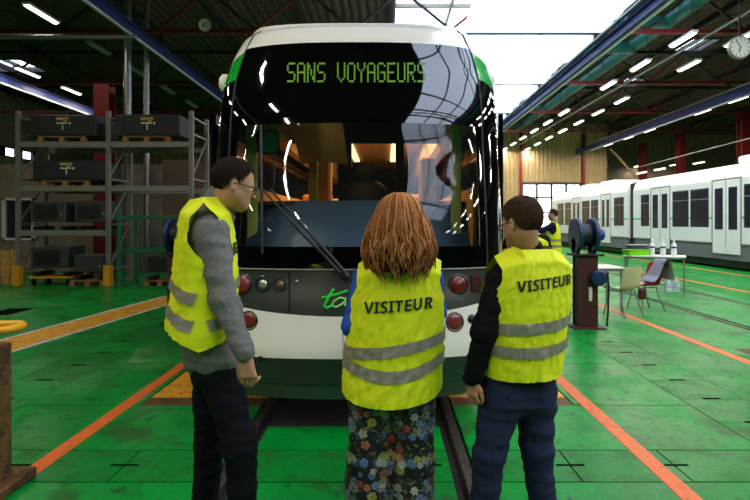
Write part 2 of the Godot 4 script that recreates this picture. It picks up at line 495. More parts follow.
const BACK := 41.0
func shell() -> void:
	var wb := structure("wall_back")
	# opening for the glazed door: x 10.3..14.8, y 0..4.5
	var ox0 := 10.3
	var ox1 := 14.85
	var oy := 4.5
	var st := ST()
	bx(st, -22, ox0, 0, 9.2, BACK, BACK + 0.25)
	bx(st, ox1, 16.8, 0, 9.2, BACK, BACK + 0.25)
	bx(st, 16.55, 16.8, 0, 9.2, BACK + 0.25, 46)
	bx(st, 16.55, 30, 0, 9.2, 46, 46.25)
	bx(st, ox0, ox1, oy, 9.2, BACK, BACK + 0.25)
	part(wb, "masonry", st, M.dark_render_wall)
	for seg in [[-22.0, -14.0], [-14.0, -6.0], [-6.0, 2.0], [2.0, 8.9], [8.9, ox0]]:
		var s2 := ST()
		wall_ribs(s2, seg[0] + 0.06, seg[1] - 0.06, 0.0, 8.6, BACK - 0.02)
		part(wb, "cladding_panel", s2, M.beige_cladding)
	for seg in [[ox0, ox1, oy + 0.1], [ox1, 16.75, 0.0]]:
		var s2 := ST()
		wall_ribs(s2, seg[0] + 0.06, seg[1] - 0.06, seg[2], 8.6, BACK - 0.02)
		part(wb, "cladding_panel", s2, M.beige_cladding)
	for x in [10.2, 14.95]:
		var s3 := ST()
		bx(s3, x - 0.09, x + 0.09, 0, 8.6, BACK - 0.25, BACK - 0.02)
		part(wb, "red_post", s3, M.red_steel)
	# glazed door
	var w1 := structure("window_1")
	var nx := 4
	var ys := [1.1, 2.25, 3.4, 4.42]
	var sf := ST()
	for i in nx + 1:
		var x := lerpf(ox0 + 0.05, ox1 - 0.05, float(i) / nx)
		bx(sf, x - 0.07, x + 0.07, 0, oy, BACK - 0.02, BACK + 0.1)
	for y in [0.05, 1.1, 2.25, 3.4, 4.43]: bx(sf, ox0, ox1, y - 0.06, y + 0.06, BACK - 0.01, BACK + 0.09)
	bx(sf, ox0, ox1, 0.0, 1.1, BACK + 0.02, BACK + 0.07)
	part(w1, "door_frame", sf, M.dark_steel)
	for i in nx:
		for j in 3:
			var sp := ST()
			bx(sp, lerpf(ox0 + 0.05, ox1 - 0.05, float(i) / nx) + 0.07, lerpf(ox0 + 0.05, ox1 - 0.05, float(i + 1) / nx) - 0.07, ys[j] + 0.06, ys[j + 1] - 0.06, BACK + 0.03, BACK + 0.04)
			part(w1, "pane", sp, M.pane)
	# side and rear walls
	var wl := structure("wall_left")
	st = ST()
	for s in [[-22.0, 28.0, 0.0, 9.2], [28.0, 34.0, 0.0, 5.35], [28.0, 34.0, 5.95, 9.2], [34.0, 42.0, 0.0, 9.2]]:
		bx(st, -22.25, -22, s[2], s[3], s[0], s[1])
	part(wl, "masonry", st, M.dark_render_wall)
	var w2 := structure("window_2")
	st = ST()
	for d in [28.0, 29.5, 31.0, 32.5, 34.0]: bx(st, -22.2, -22.05, 5.35, 5.95, d - 0.3, d + 0.3)
	for y in [5.38, 5.92]: bx(st, -22.2, -22.05, y - 0.04, y + 0.04, 28, 34)
	part(w2, "window_frame", st, M.dark_steel)
	for d in [28.0, 29.5, 31.0, 32.5]:
		var sp := ST()
		bx(sp, -22.14, -22.12, 5.42, 5.88, d + 0.3, d + 1.2)
		part(w2, "pane", sp, M.pane)
	var wr := structure("wall_right")
	st = ST()
	bx(st, 30, 30.25, 0, 9.2, -22, 46)
	part(wr, "masonry", st, M.dark_render_wall)
	var wf := structure("wall_front")
	st = ST()
	bx(st, -22, 30, 0, 9.2, -22.25, -22)
	part(wf, "masonry", st, mat("brown_render", C(74, 66, 56), 0.85))
	# partition behind the storage rack, with a dark window
	var wp := structure("wall_partition")
	st = ST()
	bx(st, -22, -12.0, 0, 3.35, 16.9, 17.1)
	bx(st, -12.0, -11.0, 0, 0.98, 16.9, 17.1)
	bx(st, -12.0, -11.0, 2.3, 3.35, 16.9, 17.1)
	bx(st, -11.0, -7.0, 0, 3.35, 16.9, 17.1)
	part(wp, "masonry", st, M.dark_render_wall)
	st = ST()
	bx(st, -7.0, -4.3, 0, 3.5, 16.9, 17.1)
	part(wp, "brown_board", st, mat("brown_board", C(112, 88, 68), 0.8))
	st = ST()
	bx(st, -4.3, -3.0, 0, 3.7, 16.9, 17.1)
	part(wp, "light_board", st, M.dark_render_wall)
	var w3 := structure("window_3")
	st = ST()
	bx(st, -12.0, -11.92, 0.98, 2.3, 16.86, 17.0); bx(st, -11.08, -11.0, 0.98, 2.3, 16.86, 17.0)
	bx(st, -12.0, -11.0, 0.98, 1.05, 16.86, 17.0); bx(st, -12.0, -11.0, 2.23, 2.3, 16.86, 17.0)
	part(w3, "window_frame", st, M.white_plastic)
	st = ST()
	bx(st, -11.92, -11.08, 1.05, 2.23, 16.95, 16.97)
	part(w3, "pane", st, M.dark_glass)

# ---------------------------------------------------------------- roof
const CH := 7.4      # bottom chord height
const DK := 9.0      # deck height
func roof() -> void:
	var ce := structure("ceiling")
	# [x0, x1, list of solid depth ranges]
	var cols := [[-22.0, -19.5, [[-22.0, 42.0]]], [-19.5, -16.8, [[-22.0, 24.8], [26.8, 42.0]]], [-16.8, -9.0, [[-22.0, 42.0]]], [-9.0, 0.3, [[-22.0, 42.0]]],
		[0.3, 2.27, [[-22.0, 12.6], [34.2, 42.0]]], [2.27, 8.2, [[-22.0, -9.0], [34.2, 42.0]]], [8.2, 11.8, [[-22.0, 42.0]]], [11.8, 12.5, [[-22.0, 42.0]]], [12.5, 13.7, [[-22.0, 22.0], [24.2, 28.0], [30.2, 42.0]]], [13.7, 14.2, [[-22.0, 42.0]]], [14.2, 16.8, [[-22.0, 42.0]]], [16.8, 22.0, [[-22.0, 46.25]]], [22.0, 30.0, [[-22.0, 46.25]]]]
	for c in cols:
		for r in c[2]:
			var st := ST()
			bx(st, c[0], c[1], DK + 0.08, DK + 0.25, r[0], r[1])
			corrugated(st, c[0], c[1], r[0], r[1], DK)
			part(ce, "roof_sheet", st, M.roof_deck)
	# purlins
	for x in [-21.0, -18.0, -15.0, -12.0, -9.0, -6.0, -3.0, 0.2, 8.3, 11.7, 14.3, 17.0, 20.0, 23.0, 26.0]:
		var st := ST()
		bx(st, x - 0.05, x + 0.05, DK - 0.24, DK - 0.02, -22, 41)
		part(ce, "purlin", st, M.dark_steel)
	# skylight glazing bars and panes
	var w := structure("window_4")
	var st := ST()
	for x in [0.3, 2.27, 4.25, 6.22, 8.2]: bx(st, x - 0.04, x + 0.04, DK + 0.02, DK + 0.16, -9 if x > 1.0 else 12.6, 34.2)
	for k in 15:
		var d := -9.0 + k * 3.086
		bx(st, 0.3 if d > 12.0 else 2.27, 8.2, DK + 0.0, DK + 0.14, d - 0.05, d + 0.05)
	part(w, "glazing_bars", st, M.grey_steel)
	for k in 14:
		var d := -9.0 + k * 3.086
		for x in [0.3, 2.27, 4.25, 6.22]:
			if x < 1.0 and d < 12.0: continue
			var sp := ST()
			bx(sp, x + 0.04, x + 1.93, DK + 0.09, DK + 0.1, d + 0.05, d + 3.03)
			part(w, "pane", sp, M.pane)
	var n := 5
	for o in [[-19.5, -16.8, 24.8, 26.8], [12.5, 13.7, 22.0, 24.2], [12.5, 13.7, 28.0, 30.2]]:
		var wn := structure("window_%d" % n)
		n += 1
		var sb := ST()
		for i in 4:
			var x := lerpf(o[0], o[1], i / 3.0)
			bx(sb, x - 0.05, x + 0.05, DK, DK + 0.15, o[2], o[3])
		for d in [o[2], o[3]]: bx(sb, o[0], o[1], DK, DK + 0.15, d - 0.05, d + 0.05)
		part(wn, "glazing_bars", sb, M.dark_steel)
		for i in 3:
			var sp := ST()
			bx(sp, lerpf(o[0], o[1], i / 3.0) + 0.05, lerpf(o[0], o[1], (i + 1) / 3.0) - 0.05, DK + 0.08, DK + 0.09, o[2] + 0.05, o[3] - 0.05)
			part(wn, "pane", sp, M.pane)
	# trusses
	var names := ["red lattice roof truss over the nose of the tram", "red lattice roof truss nearest in view, crossing just above the tram roof", "second red lattice roof truss back, crossing the hanging white sheets", "third red lattice roof truss back, above the far train", "red lattice roof truss farthest back, by the beige end wall", "red lattice roof truss above the visitors", "red lattice roof truss behind the photographer"]
	var ds := [10.5, 16.6, 22.7, 28.7, 34.8, 4.4, -1.7]
	for t in 7:
		var d: float = ds[t]
		var tr := thing("roof_truss", names[t], "truss", V(0, CH, d), "red roof trusses")
		var base := V(0, CH, d)
		st = ST(); bx(st, -22, 30, CH - 0.06, CH + 0.06, d - 0.08, d + 0.08); part(tr, "bottom_chord", st, M.red_steel, base)
		st = ST(); bx(st, -22, 30, DK - 0.4, DK - 0.27, d - 0.08, d + 0.08); part(tr, "top_chord", st, M.dark_steel, base)
		var k := 0
		var x := -22.0
		while x < 29.0:
			st = ST()
			bar(st, V(x, CH + 0.05, d), V(x + 1.5, DK - 0.33, d), 0.07, 0.07)
			part(tr, "diagonal", st, M.red_steel if k % 3 != 1 else M.dark_steel, base)
			st = ST()
			bar(st, V(x + 1.5, DK - 0.33, d), V(x + 3.0, CH + 0.05, d), 0.07, 0.07)
			part(tr, "diagonal", st, M.dark_steel if k % 2 else M.maroon_steel, base)
			x += 3.0
			k += 1
	# sagging translucent sheets hung from the trusses under the skylight
	var sn := ["white translucent sheet sagging between the first two trusses", "white translucent sheet sagging between the second and third trusses", "white translucent sheet sagging farthest back, near the end wall", "white translucent sheet hanging above the roof of the tram"]
	var sd := [[16.7, 22.6], [22.8, 28.6], [28.8, 34.7], [10.6, 16.5]]
	var nz := FastNoiseLite.new()
	nz.seed = 4
	nz.frequency = 0.5
	for q in 4:
		st = ST()
		var d0: float = sd[q][0]
		var d1: float = sd[q][1]
		grid(st, func(u: float, v: float) -> Vector3:
			var bow := sin(PI * v)
			var x1 := 6.75 - 0.55 * bow + 0.1 * nz.get_noise_2d(v * 20.0, q * 7.0)
			var x0 := 0.9 + 0.3 * bow
			if q == 3: x0 = 2.2
			var x := lerpf(x0, x1, u)
			var y := CH - 0.07 - 0.42 * bow * (0.6 + 0.4 * sin(PI * u)) + 0.09 * nz.get_noise_2d(x * 1.6, v * 9.0 + q * 31.0) * bow
			return V(x, y, lerpf(d0, d1, v)), 28, 24, true)
		var s := part(self, numbered("hanging_sheet"), st, M.sheet)
		tag(s, sn[q], "sheet", "white sheets under the skylight")
	# long blue beams
	var bl := ["blue runway beam running back above the storage rack on the left", "blue runway beam running back beside the hanging white sheets", "blue runway beam at far left behind the lit tubes", "blue runway beam running back above the white train"]
	var bxx := [-6.9, 6.45, -14.0, 14.35]
	for q in 4:
		var x: float = bxx[q]
		var b := thing("runway_beam", bl[q], "beam", V(x, 6.7, 15), "blue runway beams")
		var base := V(x, 6.7, 15)
		st = ST(); bx(st, x - 0.1, x + 0.1, 6.87, 6.92, -20, 40.9); bx(st, x - 0.1, x + 0.1, 6.62, 6.67, -20, 40.9); bx(st, x - 0.02, x + 0.02, 6.65, 6.9, -20, 40.9)
		part(b, "girder", st, M.blue_beam, base)
		st = ST(); bx(st, x + 0.02, x + 0.08, 6.56, 6.62, -8, 38)
		part(b, "conductor_rail", st, M.white_plastic, base)
		st = ST(); bx(st, x - 0.24, x - 0.12, 6.95, 7.0, -8, 38)
		part(b, "cable_tray", st, M.galvanised, base)
		for d in ds:
			st = ST(); bx(st, x - 0.05, x + 0.05, 6.92, CH - 0.05, d - 0.05, d + 0.05)
			part(b, "hanger", st, M.dark_steel, base)
# ---------------------------------------------------------------- the tram
const ZC := [[0.2, 4.02], [0.36, 3.95], [0.58, 3.9], [0.86, 3.93], [1.19, 4.0], [1.36, 4.03], [2.33, 4.28], [3.06, 4.52], [3.2, 4.6], [3.3, 4.75]]
const HW := [[0.2, 1.08], [0.4, 1.17], [0.7, 1.21], [2.5, 1.225], [2.75, 1.22], [2.95, 1.18], [3.15, 1.11], [3.3, 1.05]]
const ND := 0.56
const NP := 2.6
const SEAM := 0.6
func nose(s: float, y: float) -> Vector3:
	var zc := lut(ZC, y)
	var hw := lut(HW, y)
	var k := absf(s)
	if k >= 1.0: return V(TC + hw * signf(s), y, zc + ND + (k - 1.0) * 10.0)
	var t := k * PI / 2
	return V(TC + hw * signf(s) * pow(sin(t), 2.0 / NP), y, zc + ND * (1.0 - pow(cos(t), 2.0 / NP)))

func nose_n(s: float, y: float) -> Vector3:
	var a := nose(s + 0.004, y) - nose(s - 0.004, y)
	var b := nose(s, y + 0.004) - nose(s, y - 0.004)
	return a.cross(b).normalized()

func nose_o(s: float, y: float, off: float) -> Vector3:
	return nose(s, y) + nose_n(s, y) * off

# where the view line through a pixel of the photograph meets the nose: (s, y)
func nose_px(px: float, py: float) -> Vector2:
	var z := 4.2
	var s := 0.0
	var y := 1.0
	for i in 12:
		var x := (px - CX) * z / F - TC
		y = EYE - (py - CY) * z / F
		var q := clampf(absf(x) / lut(HW, y), 0.0, 0.999)
		s = signf(x) * asin(pow(q, NP / 2.0)) * 2.0 / PI
		z = -nose(s, y).z
	return Vector2(s, y)

func roof_line(s: float) -> float:
	return 3.3 + 0.03 * pow(minf(1.0, absf(s) / SEAM), 2.0) * (1.0 - clampf((absf(s) - SEAM) / (1.0 - SEAM), 0.0, 1.0))

func patch(t: Node3D, called: String, m: Material, s0: float, s1: float, y0: Callable, y1: Callable, ns: int, ny: int, off := 0.0) -> MeshInstance3D:
	var st := ST()
	grid(st, func(u: float, v: float) -> Vector3:
		var s := lerpf(s0, s1, u)
		return nose_o(s, lerpf(y0.call(s), y1.call(s), v), off), ns, ny)
	return part(t, called, st, m, t.position)

func K(v: float) -> Callable:
	return func(_s: float) -> float: return v

func disc_on_nose(t: Node3D, called: String, px: float, py: float, r: float, m: Material, rim: Material, inner := 0.98, lens := 0.012) -> void:
	var q := nose_px(px, py)
	var c := nose(q.x, q.y)
	var n := nose_n(q.x, q.y)
	var st := ST()
	lathe(st, c - n * 0.02, n, [[r * 1.18, 0.0], [r * 1.18, 0.026], [r * 1.04, 0.03], [r * 1.0, 0.022], [0.0, 0.022]], 24, false)
	var b := part(t, called, st, rim, t.position)
	st = ST()
	lathe(st, c - n * 0.02, n, [[r * inner, 0.022], [r * inner * 0.92, 0.022 + lens * 0.6], [r * inner * 0.56, 0.022 + lens], [0.0, 0.022 + lens * 1.2]], 24)
	part(b, "lens", st, m)

func ribbon_on_nose(st: SurfaceTool, pts: Array, w: float, off: float) -> void:
	var p := []
	for a in pts:
		var q := nose_px(a[0], a[1])
		p.append(nose_o(q.x, q.y, off))
	tube(st, p, w, 8, true)

func tram() -> void:
	var base := V(TC, 0, 4.0)
	var t := thing("tram", "white and black low-floor tram facing the visitors, its sign lit green", "tram", base)
	var lamp_red := mat("lamp_red", C(116, 12, 16), 0.15, 0.0, {"clearcoat_enabled": true, "clearcoat": 1.0})
	var lamp_dark := mat("lamp_dark_red", C(64, 28, 24), 0.2)
	var lamp_clear := mat("lamp_clear", C(190, 190, 176), 0.1, 0.6)
	var rimm := mat("lamp_rim", C(20, 22, 22), 0.3)
	# centre front, seam to seam
	var arc := func(s: float) -> float: return 3.055 + 0.004 * s * s
	var belt := func(s: float) -> float: return 0.86 + 0.10 * pow(absf(s) / SEAM, 1.6)
	patch(t, "roof_fairing", M.white_paint, -SEAM, SEAM, arc, roof_line, 30, 8)
	patch(t, "sign_glass", M.black_gloss, -SEAM, SEAM, K(2.335), arc, 36, 14)
	patch(t, "windscreen", M.windscreen, -SEAM + 0.075, SEAM - 0.06, K(1.365), K(2.335), 32, 14)
	patch(t, "windscreen_border", M.black_gloss, -SEAM, -SEAM + 0.075, K(1.365), K(2.335), 4, 14)
	patch(t, "windscreen_border", M.black_gloss, SEAM - 0.06, SEAM, K(1.365), K(2.335), 4, 14)
	patch(t, "windscreen_base", M.black_gloss, -SEAM, SEAM, K(1.2), K(1.365), 36, 4)
	patch(t, "lamp_panel", M.anthracite, -0.98, 0.98, belt, K(1.195), 44, 8)
	patch(t, "bumper", M.white_paint, -0.98, 0.98, K(0.56), belt, 44, 8, 0.004)
	patch(t, "skirt", M.skirt_grey, -0.98, 0.98, K(0.36), K(0.56), 44, 4)
	patch(t, "lip", M.lip_grey, -0.96, 0.96, K(0.22), K(0.36), 44, 4, -0.015)
	# corner pillars, green flashes
	for s in [-1, 1]:
		var lo := func(q: float) -> float: return 2.68 + 0.09 * clampf((1.0 - absf(q)) / (1.0 - SEAM), 0.0, 1.0)
		var hi := func(q: float) -> float: return 2.86 + 0.17 * clampf((1.0 - absf(q)) / (1.0 - SEAM), 0.0, 1.0)
		var a: float = SEAM if s > 0 else -1.0
		var b: float = 1.0 if s > 0 else -SEAM
		patch(t, "corner_pillar", M.black_gloss, a, b, K(1.195), lo, 12, 16)
		patch(t, "green_flash", M.tram_green, a, b, lo, hi, 12, 4, 0.003)
		patch(t, "roof_corner", M.white_paint, a, b, hi, roof_line, 12, 8)
		var st := ST()
		var line := []
		for i in 24: line.append(nose_o(SEAM * s, lerpf(1.195, 3.29, i / 23.0), 0.002))
		tube(st, line, 0.007, 6)
		part(t, "seam", st, M.dark_steel, base)
	var st := ST()
	var line := []
	for i in 50: line.append(nose_o(lerpf(-0.98, 0.98, i / 49.0), 1.196, 0.003))
	tube(st, line, 0.007, 6)
	part(t, "seam", st, M.grey_steel, base)
	for px in [289.5, 425.0]:
		st = ST()
		line = []
		for i in 8:
			var q := nose_px(px, lerpf(272.0, 312.0, i / 7.0))
			line.append(nose_o(q.x, q.y, 0.0005))
		tube(st, line, 0.004, 5)
		part(t, "panel_joint", st, M.slot_black, base)
	st = ST()
	line = []
	for i in 8:
		var q := nose_px(343.0, lerpf(318.0, 356.0, i / 7.0))
		line.append(nose_o(q.x, q.y, 0.0045))
	tube(st, line, 0.0025, 5)
	part(t, "panel_joint", st, M.grey_steel, base)
	# roof and sides
	st = ST()
	grid(st, func(u: float, v: float) -> Vector3:
		var s := lerpf(-2.9, 2.9, u)
		var p := nose(s, roof_line(s))
		var c := Vector3(TC, roof_line(s), p.z)
		return p.lerp(c, v), 60, 4)
	part(t, "roof", st, M.white_paint, base)
	for s in [-1, 1]:
		var a: float = 1.0 if s > 0 else -2.9
		var b: float = 2.9 if s > 0 else -1.0
		patch(t, "side_skirt", M.skirt_grey, a, b, K(0.22), K(0.56), 6, 2)
		patch(t, "side_panel", M.white_paint, a, b, K(0.56), K(1.1), 6, 3)
		patch(t, "side_frame", M.black_gloss, a, b, K(1.1), K(1.25), 6, 2)
		patch(t, "side_frame", M.black_gloss, a, b, K(2.45), K(2.7), 6, 2)
		patch(t, "cantrail", M.white_paint, a, b, K(2.7), K(3.3), 6, 6)
		var e := [1.0, 1.09, 1.24, 1.42, 1.58, 1.8, 2.0, 2.16, 2.4, 2.62, 2.9]
		for k in e.size() - 1:
			patch(t, "side_window", M.dark_glass, s * e[k] + s * 0.008, s * e[k + 1] - s * 0.008, K(1.25), K(2.45), 2, 4, -0.004 * s)
			patch(t, "window_pillar", M.black_gloss, s * e[k] - s * 0.008, s * e[k] + s * 0.008, K(1.25), K(2.45), 1, 4)
	# open plug doors standing off the sides
	for q in [[-1.76, 5.5], [1.17, 5.5]]:
		st = ST()
		bx(st, q[0] - 0.025, q[0] + 0.025, 0.42, 2.66, q[1], q[1] + 0.72, 0.01)
		var dl := part(t, "door_leaf", st, M.black_gloss, base)
		st = ST()
		bx(st, q[0] - 0.03, q[0] + 0.03, 0.7, 2.3, q[1] + 0.1, q[1] + 0.62)
		part(dl, "pane", st, M.dark_glass)
	# rounded marker pods at the upper corners
	for q in [[225.0, 83.0], [488.0, 80.0]]:
		st = ST()
		var pc := PX(q[0], q[1], 5.06)
		lathe(st, pc - Vector3(0, 0.085, 0), Vector3.UP, [[0.0, 0.0], [0.036, 0.01], [0.054, 0.045], [0.058, 0.085], [0.05, 0.13], [0.03, 0.16], [0.0, 0.17]], 16)
		part(t, "marker_pod", st, M.white_paint, base)
	# destination sign
	var font := {
		"S": [" ####", "#    ", "#    ", "#    ", " ### ", "    #", "    #", "    #", "#### "], "A": [" ### ", "#   #", "#   #", "#   #", "#####", "#   #", "#   #", "#   #", "#   #"],
		"N": ["#   #", "##  #", "##  #", "# # #", "# # #", "# # #", "#  ##", "#  ##", "#   #"], "V": ["#   #", "#   #", "#   #", "#   #", "#   #", "#   #", "#   #", " # # ", "  #  "],
		"O": [" ### ", "#   #", "#   #", "#   #", "#   #", "#   #", "#   #", "#   #", " ### "], "Y": ["#   #", "#   #", "#   #", " # # ", "  #  ", "  #  ", "  #  ", "  #  ", "  #  "],
		"G": [" ### ", "#   #", "#    ", "#    ", "# ###", "#   #", "#   #", "#   #", " ### "], "E": ["#####", "#    ", "#    ", "#    ", "#### ", "#    ", "#    ", "#    ", "#####"],
		"U": ["#   #", "#   #", "#   #", "#   #", "#   #", "#   #", "#   #", "#   #", " ### "], "R": ["#### ", "#   #", "#   #", "#   #", "#### ", "# #  ", "#  # ", "#  # ", "#   #"]}
	var text := "SANS VOYAGEURS"
	st = ST()
	var cw := 138.5 / 83.0
	var col := 0.0
	for ch in text:
		if ch != " ":
			for r in 9:
				var row: String = font[ch][r]
				for k in 5:
					if row[k] == "#":
						var px := 287.0 + (col + k + 0.5) * cw
						var py := 62.5 + (r + 0.5) * 20.0 / 9.0
						var q := nose_px(px, py)
						var n := nose_n(q.x, q.y)
						var rr := Vector3.UP.cross(n).normalized()
						box(st, nose_o(q.x, q.y, 0.001), Vector3(0.0128, 0.0165, 0.003), Basis(rr, n.cross(rr), n))
		col += 6.0
	var sg := part(t, "destination_sign", st, M.led_glow, base)
	sg.set_meta("label", "lit yellow-green dot-matrix lettering SANS VOYAGEURS")
	# lamps
	disc_on_nose(t, "head_lamp", 263.0, 284.0, 0.054, lamp_clear, rimm, 0.62)
	disc_on_nose(t, "head_lamp", 280.3, 284.0, 0.05, mat("lamp_amber", C(150, 130, 100), 0.1, 0.5), rimm, 0.5)
	disc_on_nose(t, "tail_lamp", 242.5, 284.0, 0.07, lamp_red, rimm)
	disc_on_nose(t, "tail_lamp", 458.2, 284.2, 0.068, mat("lamp_red_amber", C(96, 26, 20), 0.15), rimm)
	disc_on_nose(t, "tail_lamp", 249.0, 320.5, 0.062, lamp_red, rimm)
	disc_on_nose(t, "tail_lamp", 454.5, 322.0, 0.062, lamp_red, rimm)
	disc_on_nose(t, "tow_cap", 471.5, 319.0, 0.03, rimm, rimm)
	disc_on_nose(t, "panel_lock", 297.0, 281.5, 0.013, M.aluminium, M.dark_steel)
	disc_on_nose(t, "skirt_bolt", 261.0, 358.0, 0.016, rimm, rimm)
	var q0 := nose_px(475.5, 283.5)
	var n0 := nose_n(q0.x, q0.y)
	var r0 := Vector3.UP.cross(n0).normalized()
	st = ST()
	box(st, nose_o(q0.x, q0.y, 0.004), Vector3(0.09, 0.13, 0.02), Basis(r0, n0.cross(r0), n0), 0.006)
	part(t, "side_reflector", st, lamp_dark, base)
	# logo
	st = ST()
	ribbon_on_nose(st, [[334.0, 288.5], [330.5, 294.0], [326.5, 301.0], [324.0, 306.0], [327.0, 308.0], [333.0, 305.5]], 0.011, 0.002)
	ribbon_on_nose(st, [[322.0, 297.8], [330.0, 296.3], [340.0, 293.3], [348.0, 290.6]], 0.009, 0.002)
	part(t, "logo_stroke", st, M.logo_green, base)
	st = ST()
	ribbon_on_nose(st, [[346.0, 299.0], [340.0, 297.8], [334.0, 301.0], [331.5, 305.2], [336.0, 307.4], [341.5, 304.5], [346.0, 300.0], [344.5, 305.0], [348.0, 306.5]], 0.008, 0.002)
	part(t, "logo_stroke", st, M.logo_lime, base)
	# wipers
	for w in [[[349.0, 277.5], [335.0, 261.0], [316.0, 240.0], [294.0, 216.0], [272.0, 191.0]], [[341.0, 273.5], [326.0, 257.5], [305.0, 236.0], [284.0, 213.0], [265.5, 192.0]]]:
		st = ST()
		var p := []
		for a in w:
			var q := nose_px(a[0], a[1])
			p.append(nose_o(q.x, q.y, 0.045))
		tube(st, p, [0.016, 0.014, 0.011, 0.009, 0.008], 8)
		part(t, "wiper_arm", st, M.black_plastic, base)
	st = ST()
	var blade := []
	for i in 9:
		var q := nose_px(lerpf(262.0, 263.5, i / 8.0), lerpf(126.0, 254.0, i / 8.0))
		blade.append(nose_o(q.x, q.y, 0.022))
	tube(st, blade, 0.012, 6)
	part(t, "wiper_blade", st, M.black_plastic, base)
	st = ST()
	var qp := nose_px(346.0, 276.0)
	lathe(st, nose(qp.x, qp.y) - nose_n(qp.x, qp.y) * 0.01, nose_n(qp.x, qp.y), [[0.03, 0.0], [0.03, 0.05], [0.02, 0.06], [0.0, 0.06]], 16)
	part(t, "wiper_pivot", st, M.black_plastic, base)
	# underframe and wheels
	st = ST()
	bx(st, TC - 1.0, TC + 1.0, 0.3, 0.5, 4.7, 23)
	part(t, "underframe", st, M.dark_steel, base)
	for d in [6.6, 8.4]:
		for s in [-1, 1]:
			st = ST()
			lathe(st, V(TC + s * 0.68, 0.28, d), Vector3(s, 0, 0), [[0.0, -0.02], [0.3, -0.02], [0.28, 0.0], [0.275, 0.11], [0.0, 0.11]], 24, false)
			part(t, "wheel", st, M.dark_steel, base)
	cab(t, base)

